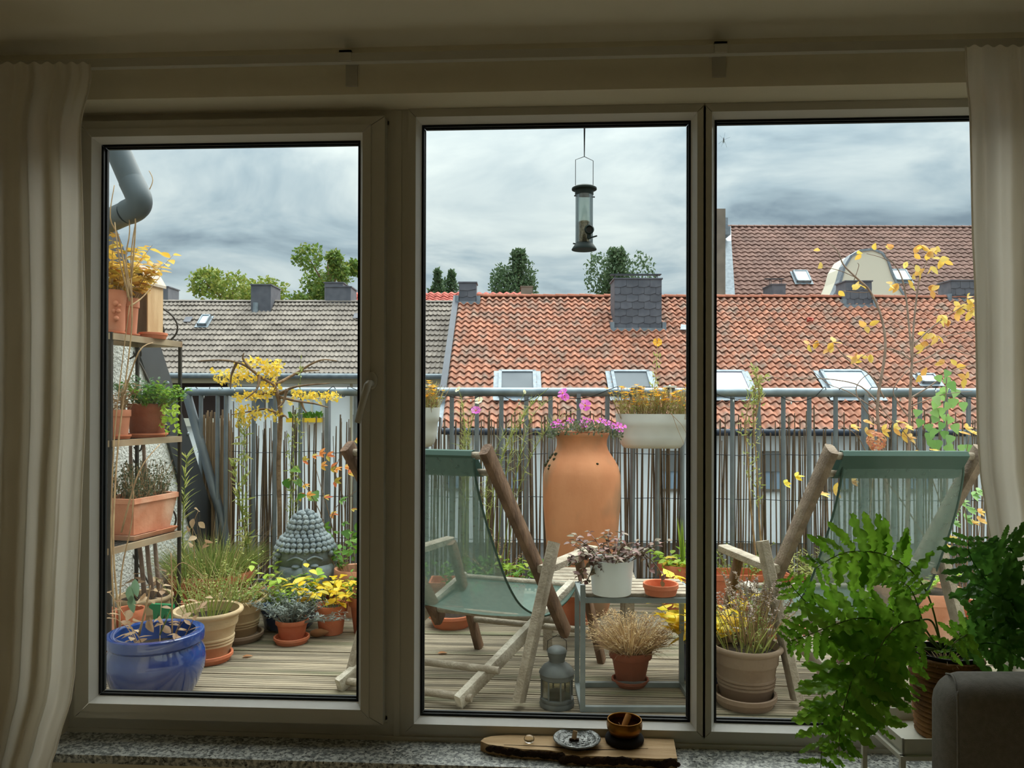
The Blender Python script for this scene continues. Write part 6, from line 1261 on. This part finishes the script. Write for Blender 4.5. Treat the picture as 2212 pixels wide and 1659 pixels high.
for k in range(26): p = top[12].lerp(top[9], rnd(0, 1)); bk_.blade(p-Z*.004, V((rnd(-.6, 1), rnd(-.5, -.1), rnd(-.8, .2))), rnd(.012, .035), .0014, .2)
bk_.build('bark_edge', 'bark_rough', bo, stuff=True)
ck = MB(); ck.tube([onz(1088, 1609, zB+.0004), onz(1180, 1612, zB+.0004), onz(1260, 1620, zB+.0004), onz(1330, 1619, zB+.0004), onz(1400, 1617, zB+.0004)], [.0005, .0012, .0016, .001, .0004], 4); ck.build('crack', 'bark_rough', bo)
# ---- things on the board
p = onz(1143, 1605, zB); r = sz(11, p); cr_ = MB().sphere(p+Z*r*.8, r, 16, 12, (1.05, .85, .8)).build('glass_pebble', 'crystal', None, 'all', at=p); tag(cr_, 'small clear glass pebble on the left end of the board', 'pebble')
p = onz(1246, 1607, zB); k_ = dep(p)/F; DS = thing('dish', 'shallow pewter dish with raised ornament on the board', 'dish', p)
MB().lathe([(0, .004), (28*k_, 0), (34*k_, .0), (38*k_, .006), (50*k_, .013), (51.5*k_, .016), (50*k_, .018), (44*k_, .0145), (42*k_, .0155), (39*k_, .012), (34*k_, .0085), (0, .0085)], p, 44).build('bowl', 'pewter', DS, True, angle=40)
orn = MB()
for j in range(16): a = 2*PI*j/16; orn.tube([p+V((math.cos(a+t)*(26+4*math.sin(6*t))*k_, math.sin(a+t)*(26+4*math.sin(6*t))*k_, .0088)) for t in (0, .1, .2, .3)], .0014, 5)
for j in range(9): a = 2*PI*j/9; orn.lathe([(.0035, 0), (.0045, .001), (.003, .0016), (.0015, .0005), (0, .0012)], p+V((math.cos(a)*15*k_, math.sin(a)*15*k_, .0085)), 10)
orn.build('ornament', 'pewter', DS, 'all')
q_ = p+Z*.010+V((-.008, -.004, 0)); sk = thing('incense_wood', 'short charred stick of incense wood standing in the dish', 'wood stick', q_)
MB().bar(q_+Z*.004, q_+V((.004, .006, .024)), .011, .006).build('stick', 'raw_wood', sk); MB().bar(q_+V((-.012, 0, .003)), q_+V((.014, 0, .003)), .007, .006).build('char', 'bark_rough', sk)
p = onz(1355, 1621, zB); k_ = dep(p)/F; pc_ = p+FH*(42*k_); pc_.z = zB
cs = MB().lathe([(0, 0), (38*k_, 0), (42*k_, .004), (43*k_, .010), (41*k_, .017), (34*k_, .021), (24*k_, .018), (0, .016)], pc_, 36).build('cushion', 'cushion_dark', None, 'all', at=pc_); tag(cs, 'round dark cushion under the brass singing bowl', 'cushion')
bp = pc_+Z*.019; SB = thing('singing_bowl', 'brass singing bowl on the dark cushion', 'bowl', bp); hB = C(1356, 1553, dep(pc_)).z-bp.z
MB().lathe([(0, 0), (24*k_, 0), (33*k_, hB*.15), (38.5*k_, hB*.45), (39.5*k_, hB*.68), (38*k_, hB*.92), (37.5*k_, hB), (36*k_, hB), (36*k_, hB*.9), (37*k_, hB*.66)], bp, 44, cap=False).build('bowl', 'brass', SB, 'all'); MB().lathe([(36.8*k_, hB*.9), (37*k_, hB*.6), (33*k_, hB*.25), (20*k_, hB*.1), (0, hB*.08)], bp, 36, cap=False).build('inside', 'brass_in', SB, 'all')
st_ = thing('striker', 'short wooden striker lying in the singing bowl', 'striker', bp+Z*.01)
MB().tube([bp+V((-.008, -.012, hB*.35)), bp+V((.004, .004, hB*.75)), bp+V((.013, .018, hB*1.08))], [.006, .0085, .0085], 12).build('stick', 'striker', st_, True); MB().tube([bp+V((-.006, -.008, hB*.45)), bp+V((-.016, -.004, hB*.8))], .0012, 5).build('cord', 'raw_wood', st_)
# ---- white metal tray table
def cq(xc, d, z): return V((CAM.x, CAM.y, 0))+RH*xc+FH*d+Z*z
zf = .29; xa_, xb_, da, db_ = .882, 1.27, 1.738, 1.925; WT = thing('tray_table', 'white metal tray table carrying the fern basket', 'table', cq(1.07, 1.83, FZ))
for (a, b) in ((xa_, da), (xb_, da), (xa_, db_), (xb_, db_)): MB().bar(cq(a, b, FZ), cq(a, b, zf), .011, .011, up=V((0, 1, 0))).build('leg', 'tray_white', WT)
for (a, b, c, d) in ((xa_, da, xb_, da), (xa_, db_, xb_, db_), (xa_, da, xa_, db_), (xb_, da, xb_, db_)):
    MB().bar(cq(a, b, zf-.005), cq(c, d, zf-.005), .01, .01).build('rail', 'tray_white', WT)
    MB().bar(cq(a, b, FZ+.006), cq(c, d, FZ+.006), .01, .01).build('rail', 'tray_white', WT)
MRt = cols(RH, FH, Z); cxt, cdt = (xa_+xb_)/2, (da+db_)/2; wt_, dt_ = xb_-xa_-.004, db_-da-.004
tr = MB(); tr.box(cq(cxt, cdt, zf+.004), (wt_, dt_, .006), MRt)
for (a, b, ww, dd) in ((cxt, da+.004, wt_, .004), (cxt, db_-.004, wt_, .004), (xa_+.004, cdt, .004, dt_), (xb_-.004, cdt, .004, dt_)): tr.box(cq(a, b, zf+.019), (ww, dd, .034), MRt)
tr.build('tray', 'tray_white', WT)
# ---- fern in a wicker basket
dB = 1.835; zb0 = zf+.008; bcn = cq(pu(2042, dB), dB, zb0); zt0 = C(2042, 1412, dB).z; kB = dB/F
FN = thing('potted_fern', 'crested house fern in a brown wicker basket on the white tray table', 'plant', bcn)
nC = 15
for k in range(nC):
    t = (k+.5)/nC; z = zb0+(zt0-zb0)*t; r = (54+16*t)*kB; MB().tube([bcn*1+V((math.cos(a)*r, math.sin(a)*r, z-zb0+rnd(-.0006, .0006))) for a in [2*PI*j/26 for j in range(27)]], (zt0-zb0)/nC*.56, 6, False).build('basket_coil', 'wicker', FN, 'all')
MB().lathe([(0, 0), (50*kB, 0), (66*kB, zt0-zb0+.008), (63*kB, zt0-zb0+.008), (58*kB, (zt0-zb0)*.9), (0, (zt0-zb0)*.88)], bcn, 28).build('liner', 'black_plastic', FN, True)
MB().disc(bcn+Z*(zt0-zb0)*.9, 58*kB, 24).build('soil', 'soil', FN)
rt_ = MB()
for k in range(40): a = rnd(0, 2*PI); rt_.blade(bcn+V((math.cos(a)*.03, math.sin(a)*.03, (zt0-zb0)*.9)), V((math.cos(a), math.sin(a), rnd(.2, .9))), rnd(.03, .08), .0025, .4)
rt_.build('dry_strands', 'lf_straw', FN, stuff=True)
PIN = []
for k in range(5):
    vs, fs = [], []; n = 26; ph = rnd(0, 6)
    for i in range(n+1):
        t = i/n; env = math.sin(PI*min(1, .12+.88*t)**.75)**.6*(1 if t < .8 else 1+1.1*(t-.8)); wv = .19*env*(.36+.64*abs(math.sin(4.6*PI*t)))+.012; wr = .19*env*(.36+.64*abs(math.sin(4.6*PI*t+.9)))+.012
        if k < 2: e2 = 1.75*t**.3*(1-t)**.55; wv = .15*e2*(.5+.5*abs(math.sin(8.5*PI*t)))+.008; wr = .15*e2*(.5+.5*abs(math.sin(8.5*PI*t+.8)))+.008; env *= .6
        if i == n: wv = wr = .06 if k >= 2 else .01
        zc = -.16*t*t+.02*math.sin(7*t+ph); zz = .085*math.sin(14.5*t+ph)*env; z2 = .085*math.sin(14*t+ph+1.5)*env
        vs += [V((-wv, t+.05*math.sin(9*t), zc+zz)), V((-wv*.5, t, zc+.02)), V((0, t*.97, zc)), V((wr*.5, t, zc+.02)), V((wr, t+.05*math.sin(9*t+1), zc+z2))]
    for i in range(n):
        for j in range(4): a = i*5+j; fs.append((a, a+1, a+6, a+5))
    for m_ in ('lf_fern', 'lf_fern_dark'):
        me = bpy.data.meshes.new('pinna'); me.from_pydata(vs, [], fs); me.materials.append(MATS[m_]); me.polygons.foreach_set('use_smooth', [True]*len(me.polygons)); PIN.append((m_, me))
def frond(px, L0, n, m='lf_fern', t0=.22, t1=1.0, asym=(1, 1), r0=.0026, shp=1.0, wid=1.0):
    pts = bez([C(a[0], a[1], a[2]) for a in px], 8); rp_ = MB().tube(pts, taper(len(pts), r0, .0008), 6).build('frond', 'stem_green' if m == 'lf_fern' else 'lf_fern_dark', FN, 'all')
    ms_ = [me for mm, me in PIN if mm == m]; N_ = len(pts)-1
    n = max(7, int(n*.82))
    for k in range(n):
        t = t0+(t1-t0)*k/(n-1); i = min(int(t*N_), N_-1); p = pts[i].lerp(pts[i+1], t*N_-i); tg = (pts[i+1]-pts[i]).normalized(); vw = (CAM-p).normalized()
        sd_ = tg.cross(vw).normalized(); e = (k/(n-1)); L = L0*(.45+.75*math.sin(PI*(.12+.83*e))**.8)*(1-.3*e)*shp
        for g, s_ in ((1, asym[0]), (-1, asym[1])):
            if s_ == 0: continue
            d_ = (sd_*g+tg*rnd(.3, .7)+vw*rnd(-.35, .4)+rv(.14)).normalized(); nr = vw*.9+Z*.5+rv(.4)
            x, y, nn3 = basis(d_, nr); l_ = sz(L*s_*rnd(.85, 1.15), p); inst('pinna', RN.choice(ms_), rp_, p, cols(x, y, nn3), (l_*wid, l_, l_))
cz = (2036, 1408, dB)
frond([cz, (2010, 1300, 1.80), (1975, 1240, 1.76), (1925, 1205, 1.73), (1880, 1192, 1.71), (1820, 1195, 1.70), (1765, 1225, 1.69)], 88, 15, t0=.34)
frond([cz, (2015, 1345, 1.79), (1985, 1340, 1.75), (1940, 1352, 1.70), (1900, 1400, 1.66), (1882, 1470, 1.64), (1888, 1530, 1.63), (1898, 1575, 1.63)], 92, 14, t0=.28, wid=1.15)
frond([cz, (1990, 1370, 1.78), (1930, 1345, 1.74), (1860, 1335, 1.72), (1800, 1350, 1.70), (1745, 1372, 1.70), (1705, 1385, 1.70)], 74, 17, t0=.3)
frond([cz, (1985, 1360, 1.8), (1910, 1310, 1.78), (1830, 1310, 1.77), (1760, 1310, 1.76), (1722, 1280, 1.75), (1702, 1252, 1.75)], 56, 15, t0=.3)
frond([cz, (1970, 1400, 1.78), (1890, 1400, 1.74), (1835, 1440, 1.70), (1800, 1510, 1.68), (1780, 1570, 1.67), (1772, 1670, 1.67)], 84, 19, t0=.25)
frond([cz, (1980, 1395, 1.76), (1920, 1390, 1.70), (1860, 1430, 1.66), (1830, 1500, 1.64), (1815, 1570, 1.63), (1812, 1625, 1.63)], 88, 16, t0=.25)
frond([cz, (2000, 1360, 1.78), (1980, 1300, 1.76), (1965, 1270, 1.75), (1945, 1255, 1.74)], 42, 9, t0=.4)
frond([cz, (2075, 1370, 1.8), (2120, 1330, 1.76), (2160, 1290, 1.72), (2120, 1240, 1.70), (2095, 1200, 1.69), (2092, 1165, 1.68)], 80, 14, 'lf_fern_dark', t0=.3)
frond([cz, (2085, 1380, 1.8), (2150, 1340, 1.74), (2190, 1310, 1.70), (2150, 1285, 1.67), (2112, 1262, 1.66)], 92, 13, 'lf_fern_dark', t0=.3)
frond([cz, (2100, 1390, 1.78), (2180, 1330, 1.72), (2205, 1250, 1.70), (2190, 1195, 1.7), (2165, 1170, 1.7)], 78, 13, 'lf_fern_dark', t0=.3)
frond([cz, (2110, 1400, 1.76), (2200, 1360, 1.72), (2280, 1330, 1.70)], 90, 11, 'lf_fern_dark', t0=.25)
frond([cz, (2060, 1380, 1.74), (2090, 1370, 1.68), (2060, 1390, 1.62), (2050, 1420, 1.6)], 46, 9, 'lf_fern', t0=.3)
frond([cz, (2090, 1395, 1.72), (2150, 1390, 1.66), (2200, 1420, 1.62)], 60, 9, 'lf_fern_dark', t0=.25)
frond([cz, (2000, 1400, 1.76), (1960, 1420, 1.72), (1950, 1470, 1.7), (1955, 1520, 1.7)], 50, 9, 'lf_fern', t0=.3)
# ---- sofa corner
SO = thing('sofa', 'dark grey upholstered sofa back in the lower right corner', 'sofa', cq(1.35, 1.1, FZ)); zs_ = .578
def rbox(mb, x0, x1, d0, d1, z0, z1, r, skew=0.0, n=4):
    # rounded box: superposed rounded rectangles, soft top edge
    def ring(ins, z):
        vs = []
        for (cx_, cy_, a0) in ((x1-r, d1-r, 0), (x0+r, d1-r, PI/2), (x0+r, d0+r, PI), (x1-r, d0+r, 1.5*PI)):
            for k in range(n+1): a = a0+PI/2*k/n; rr = r-ins; X = cx_+math.cos(a)*rr; D_ = cy_+math.sin(a)*rr; vs.append(cq(X+skew*(D_-d0), D_, z))
        return vs
    lv = [(r*.5, z0), (0, z0+r*.5)]+[(r*(1-math.cos(a)), z1-r+r*math.sin(a)) for a in [PI/2*k/5 for k in range(6)]]
    vs = []; 
    for ins, z in lv: vs += ring(min(ins, r*.98), z)
    k = 4*(n+1); mb.add(vs, [(i*k+j, i*k+(j+1) % k, i*k+k+(j+1) % k, i*k+k+j) for i in range(len(lv)-1) for j in range(k)]+[tuple(range(k))[::-1], tuple(range((len(lv)-1)*k, len(lv)*k))]); return mb
rbox(MB(), .775, 2.0, 1.36, 1.50, FZ+.12, zs_, .055, .2).build('backrest', 'sofa', SO, 'all')
rbox(MB(), .80, 2.0, .62, 1.37, FZ+.12, FZ+.42, .06).build('seat', 'sofa', SO, 'all')
MB().tube(bez([cq(.792, 1.365, FZ+.15), cq(.790, 1.362, zs_-.08), cq(.797, 1.378, zs_-.018), cq(.815, 1.42, zs_+.001), cq(.83, 1.47, zs_-.01)], 6), .0022, 5).build('piping', 'sofa', SO, 'all')
for (a, b) in ((.86, .68), (1.94, .68), (.86, 1.44), (1.94, 1.44)): MB().tube([cq(a, b, FZ), cq(a, b, FZ+.14)], [.018, .024], 10).build('leg', 'bark_rough', SO, True)
# ---- crane fly on the right pane
ip = ony(1563, 303, YG-.006); IN = thing('crane_fly', 'tiny crane fly sitting on the right window pane', 'insect', ip)
MB().tube([ip+Z*.008, ip+Z*.003-V((0, .002, 0)), ip-Z*.004, ip-Z*.009], [.0004, .0013, .0011, .0004], 6).build('body', 'insect', IN, 'all')
for (dx_, dz_) in ((.004, .022), (-.010, .013), (.018, .008), (-.014, -.010), (.009, -.020), (-.006, -.018)): MB().tube([ip, ip+V((dx_*.5, -.003, dz_*.5)), ip+V((dx_, .0, dz_))], .00022, 4).build('leg', 'insect', IN)
for s_ in (-1, 1): MB().leaf(ip+Z*.002-V((0, .001, 0)), V((s_*.35, 0, -1)), V((0, -1, 0)), .012, .003, 'lance').build('wing', 'lantern_glass', IN)
